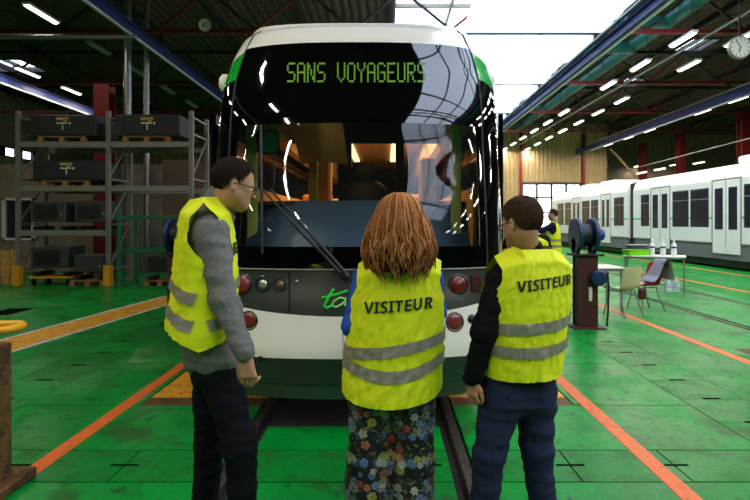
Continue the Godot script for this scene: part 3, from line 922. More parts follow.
func cab(t: Node3D, base: Vector3) -> void:
	var ochre := mat("ochre_panel", C(204, 152, 66), 0.5)
	var beige := mat("cab_ceiling", C(196, 174, 136), 0.6)
	var grn := mat("lime_post", C(150, 160, 70), 0.4)
	var dash := mat("dash_blue", C(52, 76, 92), 0.35)
	var blackm := mat("cab_black", C(9, 9, 10), 0.7)
	var glow := mat("warm_glow", C(255, 240, 210), 0.5, 0.0, {"emission_enabled": true, "emission": C(255, 214, 150), "emission_energy_multiplier": 2.5})
	var st := ST()
	bx(st, TC - 1.1, TC + 1.1, 0.78, 0.84, 4.6, 22); part(t, "cab_floor", st, blackm, base)
	st = ST()
	grid(st, func(u: float, v: float) -> Vector3:
		var a := lerpf(-1.0, 1.0, u)
		return V(TC + a * 0.98, lerpf(1.33, 1.74, v), 4.45 + 0.22 * a * a + 0.3 * v), 16, 4)
	part(t, "dashboard_front", st, dash, base)
	st = ST(); bx(st, TC - 0.95, TC + 0.95, 1.68, 1.73, 4.8, 5.25, 0.02); bx(st, TC - 0.95, TC + 0.95, 0.84, 1.36, 4.75, 5.1); part(t, "dashboard", st, blackm, base)
	# driver seat
	st = ST()
	bx(st, TC - 0.24, TC + 0.24, 1.28, 1.42, 5.5, 5.95, 0.05)
	part(t, "driver_seat", st, blackm, base)
	st = ST()
	tube(st, [V(TC + 0.0, 1.4, 5.95), V(TC, 1.7, 6.0), V(TC, 1.92, 6.03), V(TC, 1.99, 6.04)], [0.27, 0.29, 0.26, 0.16], 14, true, Vector3(1, 1, 0.45))
	part(t, "seat_back", st, blackm, base)
	st = ST()
	tube(st, [V(TC, 1.98, 6.04), V(TC, 2.06, 6.04), V(TC, 2.16, 6.05), V(TC, 2.2, 6.05)], [0.1, 0.15, 0.15, 0.1], 12, true, Vector3(1, 1, 0.5))
	part(t, "head_rest", st, blackm, base)
	# bulkhead behind the driver: dark frame, openings showing the ochre saloon
	st = ST()
	bx(st, TC - 1.1, TC + 1.1, 0.84, 1.7, 6.5, 6.56)
	bx(st, TC - 1.1, TC + 1.1, 2.5, 3.0, 6.5, 6.56)
	bx(st, TC - 0.33, TC - 0.17, 1.7, 2.5, 6.48, 6.56)
	bx(st, TC + 0.36, TC + 0.46, 1.7, 2.5, 6.48, 6.56)
	part(t, "bulkhead", st, blackm, base)
	st = ST(); bx(st, TC - 0.12, TC + 0.3, 1.7, 2.2, 6.6, 6.64); part(t, "bulkhead_cabinet", st, blackm, base)
	# saloon
	for s in [-1, 1]:
		st = ST(); bx(st, TC + s * 1.13 - 0.015, TC + s * 1.13 + 0.015, 0.84, 1.9, 5.4, 20); part(t, "lining", st, ochre, base)
		st = ST(); bx(st, TC + s * 1.0 - 0.12, TC + s * 1.0 + 0.12, 2.45, 3.0, 5.6, 20, 0.06); part(t, "ceiling_duct", st, beige, base)
		for d in [7.4, 9.0, 10.6, 12.2]:
			st = ST(); bx(st, TC + s * 0.75 - 0.22, TC + s * 0.75 + 0.22, 1.25, 1.4, d, d + 0.45, 0.04); bx(st, TC + s * 0.75 - 0.22, TC + s * 0.75 + 0.22, 1.4, 1.95, d + 0.4, d + 0.48, 0.03)
			part(t, "passenger_seat", st, ochre, base)
	st = ST(); bx(st, TC - 1.1, TC + 1.1, 2.92, 2.97, 4.9, 20); part(t, "saloon_ceiling", st, beige, base)
	st = ST(); bx(st, TC - 1.1, TC + 1.1, 0.84, 2.95, 20.0, 20.05); part(t, "saloon_end", st, ochre, base)
	# curved cab ceiling panel on the left, ochre door pillar
	st = ST()
	grid(st, func(u: float, v: float) -> Vector3:
		return V(lerpf(TC - 0.75, TC - 0.2, u), 2.62 - 0.4 * v * v, lerpf(5.0, 6.3, v) - 0.25 * sin(u * PI)), 10, 8)
	part(t, "cab_ceiling_panel", st, beige, base)
	st = ST(); bx(st, TC - 0.72, TC - 0.44, 1.0, 2.4, 6.7, 6.9, 0.03); part(t, "ochre_locker", st, ochre, base)
	st = ST(); bx(st, TC + 0.66, TC + 0.86, 1.0, 2.35, 6.7, 6.9, 0.03); part(t, "ochre_locker", st, ochre, base)
	for q in [[-0.93, 4.72], [-0.6, 6.3], [0.86, 4.72]]:
		st = ST()
		bx(st, TC + q[0] - 0.045, TC + q[0] + 0.045, 0.9, 2.5, q[1], q[1] + 0.06, 0.01)
		part(t, "door_post", st, grn, base)
	# added lamp, put in to brighten the posts and ceiling panel of the cab
	st = ST(); bx(st, TC - 0.35, TC + 0.35, 2.55, 2.58, 5.25, 5.37, 0.008); part(t, "added_cab_lamp", st, M.warm_glow, base)
	st = ST(); bx(st, TC - 0.5, TC + 0.5, 2.58, 2.64, 4.95, 5.5, 0.02); part(t, "cab_console", st, blackm, base)
	var cl := AreaLight3D.new()
	cl.name = "added_cab_light"
	cl.area_size = Vector2(0.7, 0.12)
	cl.light_color = C(255, 214, 150)
	cl.light_energy = 0.22
	cl.area_range = 20.0
	cl.shadow_enabled = true
	cl.rotation.x = -PI / 2
	cl.position = V(TC, 2.54, 5.31) - base
	t.add_child(cl, true)
	# screen hanging in the corner of the windscreen
	st = ST()
	box(st, PX(268.0, 142.0, 4.72), Vector3(0.2, 0.22, 0.05), Basis(Vector3.UP, 0.35).rotated(Vector3.RIGHT, 0.15), 0.025)
	var ms := part(t, "interior_mirror", st, M.dark_glass, base)
	st = ST()
	tube(st, [PX(268.0, 134.0, 4.74), PX(268.0, 118.0, 4.76)], 0.012, 8)
	part(ms, "stalk", st, M.black_plastic)
	# saloon lamps: two warm strips
	for s in [-1, 1]:
		st = ST()
		bx(st, TC + s * 0.4 - 0.06, TC + s * 0.4 + 0.06, 2.885, 2.915, 6.9, 12.0)
		part(t, "saloon_lamp", st, glow, base)
		for d in [7.4, 9.5]:
			var l := AreaLight3D.new()
			l.name = "saloon_light"
			l.area_size = Vector2(0.12, 1.0)
			l.light_color = C(255, 205, 140)
			l.light_energy = 2.2
			l.area_range = 20.0
			l.shadow_enabled = true
			l.rotation.x = -PI / 2
			l.position = V(TC + s * 0.4, 2.87, d) - base
			t.add_child(l, true)

# ---------------------------------------------------------------- white train on the far track
const TX := 11.15
func train_z(px: float) -> float:
	return F * TX / (px - CX)

func far_train() -> void:
	var base := V(TX + 1.15, 0, 22)
	var t := thing("parked_train", "long white train with a green stripe parked on the right-hand track", "train", base)
	var sections := [[12.0, 24.35], [24.85, 36.3]]
	for k in 2:
		var d0: float = sections[k][0]
		var d1: float = sections[k][1]
		var st := ST()
		var prof := [[TX, 0.82], [TX, 2.95], [TX + 0.06, 3.2], [TX + 0.25, 3.42], [TX + 0.7, 3.5], [TX + 1.6, 3.5], [TX + 2.05, 3.42], [TX + 2.24, 3.2], [TX + 2.3, 2.95], [TX + 2.3, 0.82]]
		grid(st, func(u: float, v: float) -> Vector3:
			var f := u * (prof.size() - 1)
			var i := mini(int(f), prof.size() - 2)
			var w := f - i
			return V(lerpf(prof[i][0], prof[i + 1][0], w), lerpf(prof[i][1], prof[i + 1][1], w), lerpf(d0, d1, v)), 9, 1, false, false)
		for d in [d0, d1]:
			var poly := []
			for a in prof: poly.append(V(a[0], a[1], d))
			face(st, poly, V(TX + 1.15, 2, (d0 + d1) / 2))
		part(t, "body_shell", st, M.train_white, base)
		st = ST(); bx(st, TX + 0.03, TX + 2.27, 0.3, 0.83, d0 + 0.1, d1 - 0.1, 0.02); part(t, "skirt", st, M.train_skirt, base)
		st = ST(); bx(st, TX - 0.004, TX + 0.01, 1.66, 1.72, d0, d1); part(t, "green_stripe", st, M.green_stripe, base)
		st = ST(); bx(st, TX - 0.003, TX + 0.01, 0.82, 0.86, d0, d1); part(t, "joint_strip", st, M.grey_steel, base)
	var st := ST()
	bx(st, TX + 0.1, TX + 2.2, 0.5, 3.3, 24.3, 24.9)
	part(t, "gangway_bellows", st, M.black_plastic, base)
	for d in [14.5, 17.0, 28.5, 31.5]:
		st = ST(); bx(st, TX + 0.5, TX + 1.8, 3.45, 3.72, d - 0.9, d + 0.9, 0.05); part(t, "roof_box", st, M.train_white, base)
	st = ST(); bx(st, TX + 0.12, TX + 2.2, 0.08, 0.35, 12.4, 36); part(t, "bogie_frame", st, M.dark_steel, base)
	for d in [13.5, 15.2, 23.0, 26.0, 33.0, 34.8]:
		st = ST(); lathe(st, V(TX + 0.25, 0.32, d), Vector3(-1, 0, 0), [[0.0, -0.1], [0.32, -0.1], [0.3, 0.03], [0.0, 0.03]], 18, false); part(t, "wheel", st, M.dark_steel, base)
	# windows: pixel spans along the side
	for w in [[641.0, 649.2], [672.5, 688.7], [690.4, 708.8], [744.0, 766.0], [769.0, 800.0], [557.5, 563.6], [565.0, 571.0], [582.0, 589.6], [591.0, 598.2], [614.0, 623.8]]:
		window_in_train(t, base, train_z(w[1]), train_z(w[0]), 1.42, 2.68)
	for w in [[651.2, 669.6], [712.6, 740.6], [572.6, 580.4], [601.2, 610.4], [806.0, 846.0]]:
		var d0 := train_z(w[1])
		var d1 := train_z(w[0])
		var mid := (d0 + d1) / 2
		for h in [[d0, mid], [mid, d1]]:
			st = ST()
			bx(st, TX - 0.012, TX + 0.02, 0.5, 2.92, h[0] + 0.015, h[1] - 0.015, 0.008)
			var lf := part(t, "door_leaf", st, M.train_white, base)
			st = ST()
			var c: float = (h[0] + h[1]) / 2
			var hw: float = (h[1] - h[0]) * 0.30
			bx(st, TX - 0.018, TX + 0.01, 1.3, 2.68, c - hw, c + hw, 0.005)
			part(lf, "pane", st, M.dark_glass)
		st = ST()
		bx(st, TX - 0.008, TX + 0.005, 2.93, 2.98, d0 - 0.04, d1 + 0.04)
		bx(st, TX - 0.008, TX + 0.005, 0.82, 2.95, d0 - 0.05, d0)
		bx(st, TX - 0.008, TX + 0.005, 0.82, 2.95, d1, d1 + 0.05)
		bx(st, TX - 0.010, TX + 0.005, 0.82, 2.92, mid - 0.012, mid + 0.012)
		part(t, "door_surround", st, M.grey_steel, base)

func window_in_train(t: Node3D, base: Vector3, d0: float, d1: float, y0: float, y1: float) -> void:
	var st := ST()
	bx(st, TX - 0.006, TX + 0.02, y0 - 0.05, y1 + 0.05, d0, d1, 0.004)
	var f := part(t, "window", st, M.black_plastic, base)
	st = ST()
	bx(st, TX - 0.010, TX + 0.015, y0, y1, d0 + 0.04, d1 - 0.04, 0.004)
	part(f, "pane", st, M.dark_glass)
	st = ST()
	bx(st, TX - 0.014, TX + 0.0, y1 - 0.34, y1 - 0.31, d0 + 0.04, d1 - 0.04)
	part(f, "transom", st, M.aluminium)
# ---------------------------------------------------------------- people
class Acc:
	var v := PackedVector3Array()
	var n := PackedVector3Array()
	var c := PackedColorArray()
	var i := PackedInt32Array()
	func mesh() -> ArrayMesh:
		var a := []
		a.resize(Mesh.ARRAY_MAX)
		a[Mesh.ARRAY_VERTEX] = v
		a[Mesh.ARRAY_NORMAL] = n
		a[Mesh.ARRAY_COLOR] = c
		a[Mesh.ARRAY_INDEX] = i
		var m := ArrayMesh.new()
		m.add_surface_from_arrays(Mesh.PRIMITIVE_TRIANGLES, a)
		return m

func cap(a: Vector3, b: Vector3, ra: float, rb: float, k := 0.03) -> Dictionary:
	return {"t": 0, "a": a, "b": b, "ra": ra, "rb": rb, "k": k, "neg": false}

func ell(c: Vector3, r: Vector3, b: Basis, k := 0.02, neg := false) -> Dictionary:
	return {"t": 1, "a": c, "r": r, "inv": b.inverse(), "k": k, "neg": neg}

# smooth union of tapered capsules and ellipsoids, meshed as surface nets
func sdf(acc: Acc, prims: Array, cell: float, color = Color.WHITE, disp = null) -> void:
	var lo := Vector3.ONE * 1e9
	var hi := Vector3.ONE * -1e9
	for p in prims:
		if p.neg: continue
		if p.t == 0:
			var m := maxf(p.ra, p.rb)
			lo = lo.min(p.a.min(p.b) - Vector3.ONE * m); hi = hi.max(p.a.max(p.b) + Vector3.ONE * m)
		else:
			var m: float = maxf(p.r.x, maxf(p.r.y, p.r.z))
			lo = lo.min(p.a - Vector3.ONE * m); hi = hi.max(p.a + Vector3.ONE * m)
	lo -= Vector3.ONE * cell * 3
	hi += Vector3.ONE * cell * 3
	var nx := int((hi.x - lo.x) / cell) + 2
	var ny := int((hi.y - lo.y) / cell) + 2
	var nz := int((hi.z - lo.z) / cell) + 2
	var sy := nx
	var sz := nx * ny
	var f := PackedFloat32Array()
	f.resize(nx * ny * nz)
	f.fill(1.0)
	for p in prims:
		var a: Vector3 = p.a
		var k: float = p.k
		var mg := cell * 2.5 + k
		var plo: Vector3
		var phi: Vector3
		var b := a
		var ra := 0.0
		var rb := 0.0
		var inv := Basis.IDENTITY
		var er := Vector3.ONE
		var er2 := Vector3.ONE
		var kind: int = p.t
		if kind == 0:
			b = p.b; ra = p.ra; rb = p.rb
			var m := maxf(ra, rb) + mg
			plo = a.min(b) - Vector3.ONE * m; phi = a.max(b) + Vector3.ONE * m
		else:
			er = p.r; er2 = er * er; inv = p.inv
			var m := maxf(er.x, maxf(er.y, er.z)) + mg
			plo = a - Vector3.ONE * m; phi = a + Vector3.ONE * m
		var i0 := maxi(0, int((plo.x - lo.x) / cell))
		var i1 := mini(nx - 1, int((phi.x - lo.x) / cell) + 1)
		var j0 := maxi(0, int((plo.y - lo.y) / cell))
		var j1 := mini(ny - 1, int((phi.y - lo.y) / cell) + 1)
		var k0 := maxi(0, int((plo.z - lo.z) / cell))
		var k1 := mini(nz - 1, int((phi.z - lo.z) / cell) + 1)
		var ba := b - a
		var bb := maxf(ba.length_squared(), 1e-9)
		var neg: bool = p.neg
		for kk in range(k0, k1 + 1):
			for jj in range(j0, j1 + 1):
				var id := kk * sz + jj * sy + i0
				var q := Vector3(lo.x + i0 * cell, lo.y + jj * cell, lo.z + kk * cell) - a
				for ii in range(i0, i1 + 1):
					var d: float
					if kind == 0:
						var h := clampf(q.dot(ba) / bb, 0.0, 1.0)
						d = (q - ba * h).length() - ra - (rb - ra) * h
					else:
						var e := inv * q
						var l0 := (e / er).length()
						d = l0 * (l0 - 1.0) / maxf((e / er2).length(), 1e-6)
					var o := f[id]
					if neg:
						d = -d
						var hn := maxf(k - absf(o - d), 0.0) / k
						f[id] = maxf(o, d) + hn * hn * k * 0.25
					else:
						var hp := maxf(k - absf(o - d), 0.0) / k
						f[id] = minf(o, d) - hp * hp * k * 0.25
					id += 1
					q.x += cell
	var first := acc.v.size()
	var first_i := acc.i.size()
	var vid := PackedInt32Array()
	vid.resize(nx * ny * nz)
	vid.fill(-1)
	var lim := cell * 2.0
	var call_c: bool = color is Callable
	for kk in nz - 1:
		for jj in ny - 1:
			var id := kk * sz + jj * sy - 1
			for ii in nx - 1:
				id += 1
				var f0 := f[id]
				if f0 > lim or f0 < -lim: continue
				var f1 := f[id + 1]
				var f2 := f[id + sy]
				var f3 := f[id + sy + 1]
				var f4 := f[id + sz]
				var f5 := f[id + sz + 1]
				var f6 := f[id + sz + sy]
				var f7 := f[id + sz + sy + 1]
				var ins := int(f0 < 0) + int(f1 < 0) + int(f2 < 0) + int(f3 < 0) + int(f4 < 0) + int(f5 < 0) + int(f6 < 0) + int(f7 < 0)
				if ins == 0 or ins == 8: continue
				var s := Vector3.ZERO
				var cn := 0
				if (f0 < 0) != (f1 < 0): s += Vector3(f0 / (f0 - f1), 0, 0); cn += 1
				if (f2 < 0) != (f3 < 0): s += Vector3(f2 / (f2 - f3), 1, 0); cn += 1
				if (f4 < 0) != (f5 < 0): s += Vector3(f4 / (f4 - f5), 0, 1); cn += 1
				if (f6 < 0) != (f7 < 0): s += Vector3(f6 / (f6 - f7), 1, 1); cn += 1
				if (f0 < 0) != (f2 < 0): s += Vector3(0, f0 / (f0 - f2), 0); cn += 1
				if (f1 < 0) != (f3 < 0): s += Vector3(1, f1 / (f1 - f3), 0); cn += 1
				if (f4 < 0) != (f6 < 0): s += Vector3(0, f4 / (f4 - f6), 1); cn += 1
				if (f5 < 0) != (f7 < 0): s += Vector3(1, f5 / (f5 - f7), 1); cn += 1
				if (f0 < 0) != (f4 < 0): s += Vector3(0, 0, f0 / (f0 - f4)); cn += 1
				if (f1 < 0) != (f5 < 0): s += Vector3(1, 0, f1 / (f1 - f5)); cn += 1
				if (f2 < 0) != (f6 < 0): s += Vector3(0, 1, f2 / (f2 - f6)); cn += 1
				if (f3 < 0) != (f7 < 0): s += Vector3(1, 1, f3 / (f3 - f7)); cn += 1
				var p := lo + (Vector3(ii, jj, kk) + s / cn) * cell
				var g := Vector3(f1 + f3 + f5 + f7 - f0 - f2 - f4 - f6, f2 + f3 + f6 + f7 - f0 - f1 - f4 - f5, f4 + f5 + f6 + f7 - f0 - f1 - f2 - f3).normalized()
				if disp != null: p += g * disp.call(p)
				vid[id] = acc.v.size()
				acc.v.append(p)
				acc.n.append(g)
				acc.c.append(color.call(p) if call_c else color)
	for kk in range(1, nz - 1):
		for jj in range(1, ny - 1):
			var id := kk * sz + jj * sy
			for ii in range(1, nx - 1):
				id += 1
				var f0 := f[id]
				if f0 > lim or f0 < -lim: continue
				var s0 := f0 < 0
				if s0 != (f[id + 1] < 0): quad_i(acc, vid[id - sy - sz], vid[id - sz], vid[id], vid[id - sy], s0)
				if s0 != (f[id + sy] < 0): quad_i(acc, vid[id - 1 - sz], vid[id - 1], vid[id], vid[id - sz], s0)
				if s0 != (f[id + sz] < 0): quad_i(acc, vid[id - 1 - sy], vid[id - sy], vid[id], vid[id - 1], s0)
	if disp != null:
		var nn := PackedVector3Array()
		nn.resize(acc.v.size() - first)
		for k in range(first_i, acc.i.size(), 3):
			var a := acc.i[k]
			var b := acc.i[k + 1]
			var c := acc.i[k + 2]
			var g := (acc.v[c] - acc.v[a]).cross(acc.v[b] - acc.v[a])
			nn[a - first] += g; nn[b - first] += g; nn[c - first] += g
		for k in nn.size():
			if nn[k].length() > 1e-12: acc.n[first + k] = nn[k].normalized() if nn[k].dot(acc.n[first + k]) > 0 else -nn[k].normalized()

func quad_i(acc: Acc, a: int, b: int, c: int, d: int, s: bool) -> void:
	if a < 0 or b < 0 or c < 0 or d < 0: return
	if s: acc.i.append_array([a, c, b, a, d, c])
	else: acc.i.append_array([a, b, c, a, c, d])

# ---- head, hands, hair, vest
func hd(h: Dictionary, r: float, u: float, f: float) -> Vector3:
	return h.c + (h.r * r + h.u * u + h.f * f) * h.s

func head_frame(c: Vector3, fwd: Vector3, up := Vector3.UP, s := 1.0) -> Dictionary:
	fwd = fwd.normalized()
	var r := fwd.cross(up).normalized()
	return {"c": c, "f": fwd, "r": r, "u": r.cross(fwd), "s": s}

func head_prims(h: Dictionary, neck: Vector3) -> Array:
	var b := Basis(h.r, h.u, h.f)
	var s: float = h.s
	var p := [ell(hd(h, 0, 0.035, -0.012), Vector3(0.075, 0.088, 0.096) * s, b), ell(hd(h, 0, -0.03, 0.03), Vector3(0.058, 0.085, 0.06) * s, b, 0.03),
		cap(hd(h, 0, -0.09, 0.058), hd(h, 0, -0.08, 0.05), 0.024 * s, 0.028 * s, 0.03), cap(hd(h, 0, 0.002, 0.088), hd(h, 0, -0.034, 0.106), 0.008 * s, 0.012 * s, 0.012),
		cap(hd(h, -0.034, 0.014, 0.078), hd(h, 0.034, 0.014, 0.078), 0.012 * s, 0.012 * s, 0.012), cap(hd(h, -0.02, -0.058, 0.083), hd(h, 0.02, -0.058, 0.083), 0.007 * s, 0.007 * s, 0.008),
		cap(hd(h, -0.016, -0.068, 0.082), hd(h, 0.016, -0.068, 0.082), 0.007 * s, 0.007 * s, 0.008)]
	for q in [-1, 1]:
		p.append(cap(hd(h, 0.052 * q, -0.045, 0.0), hd(h, 0.02 * q, -0.088, 0.055), 0.02 * s, 0.02 * s, 0.03))
		p.append(ell(hd(h, 0.032 * q, -0.004, 0.094), Vector3(0.016, 0.011, 0.012) * s, b, 0.012, true))
	for q in [-1, 1]:
		var eb := Basis(h.r, h.u, h.f) * Basis(Vector3.UP, 0.35 * q)
		p.append(ell(hd(h, 0.080 * q, -0.008, -0.014), Vector3(0.009, 0.031, 0.018) * s, eb, 0.008))
		p.append(ell(hd(h, 0.090 * q, -0.004, -0.010), Vector3(0.006, 0.016, 0.009) * s, eb, 0.005, true))
	p.append(cap(hd(h, 0, -0.05, -0.025), neck, 0.054 * s, 0.06 * s, 0.03))
	return p

func hand_prims(w: Vector3, d: Vector3, n: Vector3, thumb: float, curl: float, s := 1.0) -> Array:
	d = d.normalized()
	n = (n - d * n.dot(d)).normalized()
	var t := d.cross(n) * thumb
	var p := []
	for q in [0.024, 0.008, -0.008, -0.024]:
		p.append(cap(w + t * q * 0.6 * s, w + (d * 0.082 + t * q) * s, 0.015 * s, 0.0125 * s, 0.012))
	var len := [0.070, 0.078, 0.072, 0.056]
	var off := [0.029, 0.0095, -0.0095, -0.028]
	for k in 4:
		var at: Vector3 = w + (d * (0.084 - 0.004 * absf(k - 1.2)) + t * off[k]) * s
		var ang := curl * (0.6 + 0.12 * k)
		var dir := d.rotated(t.normalized(), 0.0)
		var seg := [0.45, 0.31, 0.24]
		var acc := 0.0
		for g in 3:
			acc += ang * [0.7, 1.1, 0.8][g]
			dir = d * cos(acc) + n * sin(acc)
			var to: Vector3 = at + (dir + t * off[k] * 2.0).normalized() * len[k] * seg[g] * s
			p.append(cap(at, to, (0.0092 - 0.001 * g) * s, (0.0085 - 0.001 * g) * s, 0.004))
			at = to
	var a0 := w + (d * 0.022 + t * 0.02) * s
	var a1 := a0 + (d * 0.032 + t * 0.024 + n * 0.012) * s
	var a2 := a1 + (d * 0.032 + t * 0.006 + n * 0.008) * s
	var a3 := a2 + (d * 0.022 - t * 0.002 + n * 0.008) * s
	p.append(cap(a0, a1, 0.016 * s, 0.012 * s, 0.012))
	p.append(cap(a1, a2, 0.011 * s, 0.0095 * s, 0.005))
	p.append(cap(a2, a3, 0.0095 * s, 0.008 * s, 0.005))
	return p

func limb_prims(J: Dictionary, e: float, arms := true, legs := true, torso := true, k := 0.03) -> Array:
	var p := []
	var R: Vector3 = (J.shR - J.shL).normalized()
	if torso:
		p.append(cap(J.shL.lerp(J.shR, 0.1), J.shR.lerp(J.shL, 0.1), 0.054 + e, 0.054 + e, 0.06))
		for q in [-1, 1]:
			p.append(cap(J.chest + R * 0.075 * q, J.waist + R * 0.065 * q, 0.095 + e, 0.088 + e, 0.05))
			p.append(cap(J.waist + R * 0.065 * q, J.pelvis + R * 0.075 * q, 0.088 + e, 0.092 + e, 0.05))
		p.append(cap(J.neck, J.chest, 0.06 + e, 0.09 + e, 0.06))
	if arms:
		for s in ["L", "R"]:
			p.append(cap(J["sh" + s], J["el" + s], 0.05 + e, 0.042 + e, k))
			p.append(cap(J["el" + s], J["wr" + s], 0.042 + e, 0.028 + e, k))
	if legs:
		for s in ["L", "R"]:
			p.append(cap(J["hip" + s], J["kn" + s], 0.08 + e, 0.055 + e, k))
			p.append(cap(J["kn" + s], J["an" + s], 0.053 + e, 0.036 + e, k))
	return p

var fold := FastNoiseLite.new()
func cloth_disp(amp: float, seed_off: float, fx := 9.0, fy := 22.0) -> Callable:
	return func(p: Vector3) -> float:
		return amp * (fold.get_noise_3d(p.x * fx + seed_off, p.y * fy + p.x * fx * 0.7, p.z * fx) + 0.5 * fold.get_noise_3d(p.x * fx * 2.3, p.y * fy * 2.0 + seed_off, p.z * fx * 2.3))

func cloth_mat(called: String, c: Color, weave: float, contrast := 0.12, rough := 0.9) -> StandardMaterial3D:
	var d := c.darkened(contrast * 2.0)
	var l := c.lightened(contrast)
	var m := mat(called, Color.WHITE, rough, 0.0, {"albedo_texture": picture(256, c, [[90, 2, 0.45, 0.7, d, 0.8, 61], [60, 2, 0.55, 0.8, l, 0.6, 62], [6, 3, 0.5, 0.8, d, 0.4, 63]]), "metallic_specular": 0.25})
	triplanar(m, weave, false)
	return m

# base body: one continuous skin mesh with head and hands on finer grids
func body(t: Node3D, J: Dictionary, h: Dictionary, hands: Array, skin: Material, cell := 0.015, hair_col := Color(0.05, 0.03, 0.02), stubble := 0.35, fine := 0.0055) -> void:
	var acc := Acc.new()
	var p := limb_prims(J, -0.012)
	for s in ["L", "R"]: p.append(cap(J["an" + s], J["toe" + s], 0.036, 0.028))
	p.append(cap(hd(h, 0, -0.05, -0.025), J.neck, 0.05, 0.056, 0.03))
	var base_c := Color(0.52, 0.25, 0.155)
	sdf(acc, p, cell, base_c)
	sdf(acc, head_prims(h, J.neck), fine, func(q: Vector3) -> Color:
		var v: Vector3 = q - h.c
		var u: float = v.dot(h.u) / h.s
		var f: float = v.dot(h.f) / h.s
		var c := base_c
		if u < -0.03 and f > -0.005 and u > -0.125:
			var w := clampf((-0.03 - u) * 40.0, 0.0, 1.0) * clampf((f + 0.005) * 40.0, 0.0, 1.0)
			w *= 0.75 + 0.25 * fold.get_noise_3d(q.x * 300, q.y * 300, q.z * 300)
			c = c.lerp(hair_col, stubble * w)
		if absf(u + 0.063) < 0.009 and f > 0.07: c = Color(0.5, 0.2, 0.16)
		return c)
	for q in hands: sdf(acc, q, 0.004, base_c)
	var b := part(t, "body", acc.mesh(), skin, t.position)
	for q in [-1, 1]:
		var st := ST()
		lathe(st, hd(h, 0.032 * q, -0.004, 0.073), h.f, [[0.0, -0.012], [0.01, -0.006], [0.0118, 0.0], [0.01, 0.006], [0.006, 0.0102], [0.0, 0.012]], 12)
		part(b, "eye", st, M.eye_white)

func hair_cap(t: Node3D, h: Dictionary, m: Material, thick: float, tufts: int, col: Color, seedn: int) -> void:
	var acc := Acc.new()
	var tab := [[0.0, 40.0], [45.0, 36.0], [62.0, 18.0], [74.0, -4.0], [84.0, -16.0], [92.0, 2.0], [101.0, -4.0], [110.0, -30.0], [140.0, -48.0], [180.0, -52.0]]
	var nz := FastNoiseLite.new()
	nz.seed = seedn
	nz.frequency = 1.0
	var at := func(az: float, e: float, lift: float) -> Vector3:
		var x := sin(az) * cos(e)
		var z := cos(az) * cos(e)
		var y := sin(e)
		var rr := 1.0 + 0.008 * nz.get_noise_3d(x * 9, y * 9, z * 9) + 0.015 * nz.get_noise_3d(x * 3, y * 3, z * 3)
		var taper := 1.0 if e > 0.0 else 1.0 + 0.25 * e * e
		return hd(h, x * (0.0765 * taper + thick + lift) * rr, 0.035 + y * (0.09 + thick + lift) * rr, -0.012 + z * (0.098 + thick + lift) * rr)
	var nu := 96
	var nv := 40
	for i in nu + 1:
		var az := -PI + TAU * i / nu
		var em := deg_to_rad(lut(tab, absf(rad_to_deg(az)))) + 0.06 * nz.get_noise_1d(az * 30.0)
		for j in nv + 1:
			var v := float(j) / nv
			var lift := -(thick + 0.004) * clampf(1.0 - v * 9.0, 0.0, 1.0)
			var e := lerpf(em, PI / 2, v)
			var p: Vector3 = at.call(az, e, lift)
			acc.v.append(p)
			acc.n.append((p - hd(h, 0, 0.02, -0.012)).normalized())
			acc.c.append(col * (0.8 + 0.5 * nz.get_noise_3d(p.x * 200, p.y * 90, p.z * 200)))
	for i in nu:
		for j in nv:
			var a := i * (nv + 1) + j
			acc.i.append_array([a, a + nv + 1, a + nv + 2, a, a + nv + 2, a + 1])
	var r := RandomNumberGenerator.new()
	r.seed = seedn
	for k in tufts:
		var az := r.randf_range(-PI, PI)
		var em := deg_to_rad(lut(tab, absf(rad_to_deg(az))))
		var e := em + (PI / 2 - em) * (1.0 - sqrt(r.randf()))
		var root: Vector3 = at.call(az, e, -0.003)
		var mid: Vector3 = at.call(az + r.randf_range(-0.06, 0.06), e - 0.07, 0.0008)
		var tip: Vector3 = at.call(az + r.randf_range(-0.1, 0.1), e - r.randf_range(0.12, 0.2), r.randf_range(0.0005, 0.0025))
		strand(acc, [root, mid, tip], [0.0016, 0.0014, 0.0003], col * r.randf_range(0.7, 1.7))
	part(t, "hair", acc.mesh(), m, t.position)

func strand(acc: Acc, pts: Array, rad: Array, col: Color) -> void:
	var n := pts.size()
	var s0 := acc.v.size()
	for i in n:
		var t: Vector3 = (pts[mini(i + 1, n - 1)] - pts[maxi(i - 1, 0)]).normalized()
		var r := t.cross(Vector3(0.3, 0.9, 0.2)).normalized()
		if r.length() < 0.5: r = t.cross(Vector3.RIGHT).normalized()
		var u := t.cross(r)
		for k in 4:
			var a := TAU * k / 4
			var d := r * cos(a) + u * sin(a)
			acc.v.append(pts[i] + d * rad[i])
			acc.n.append(d)
			acc.c.append(col)
	for i in n - 1:
		for k in 4:
			var a := s0 + i * 4 + k
			var b := s0 + i * 4 + (k + 1) % 4
			acc.i.append_array([a, b + 4, b, a, a + 4, b + 4])

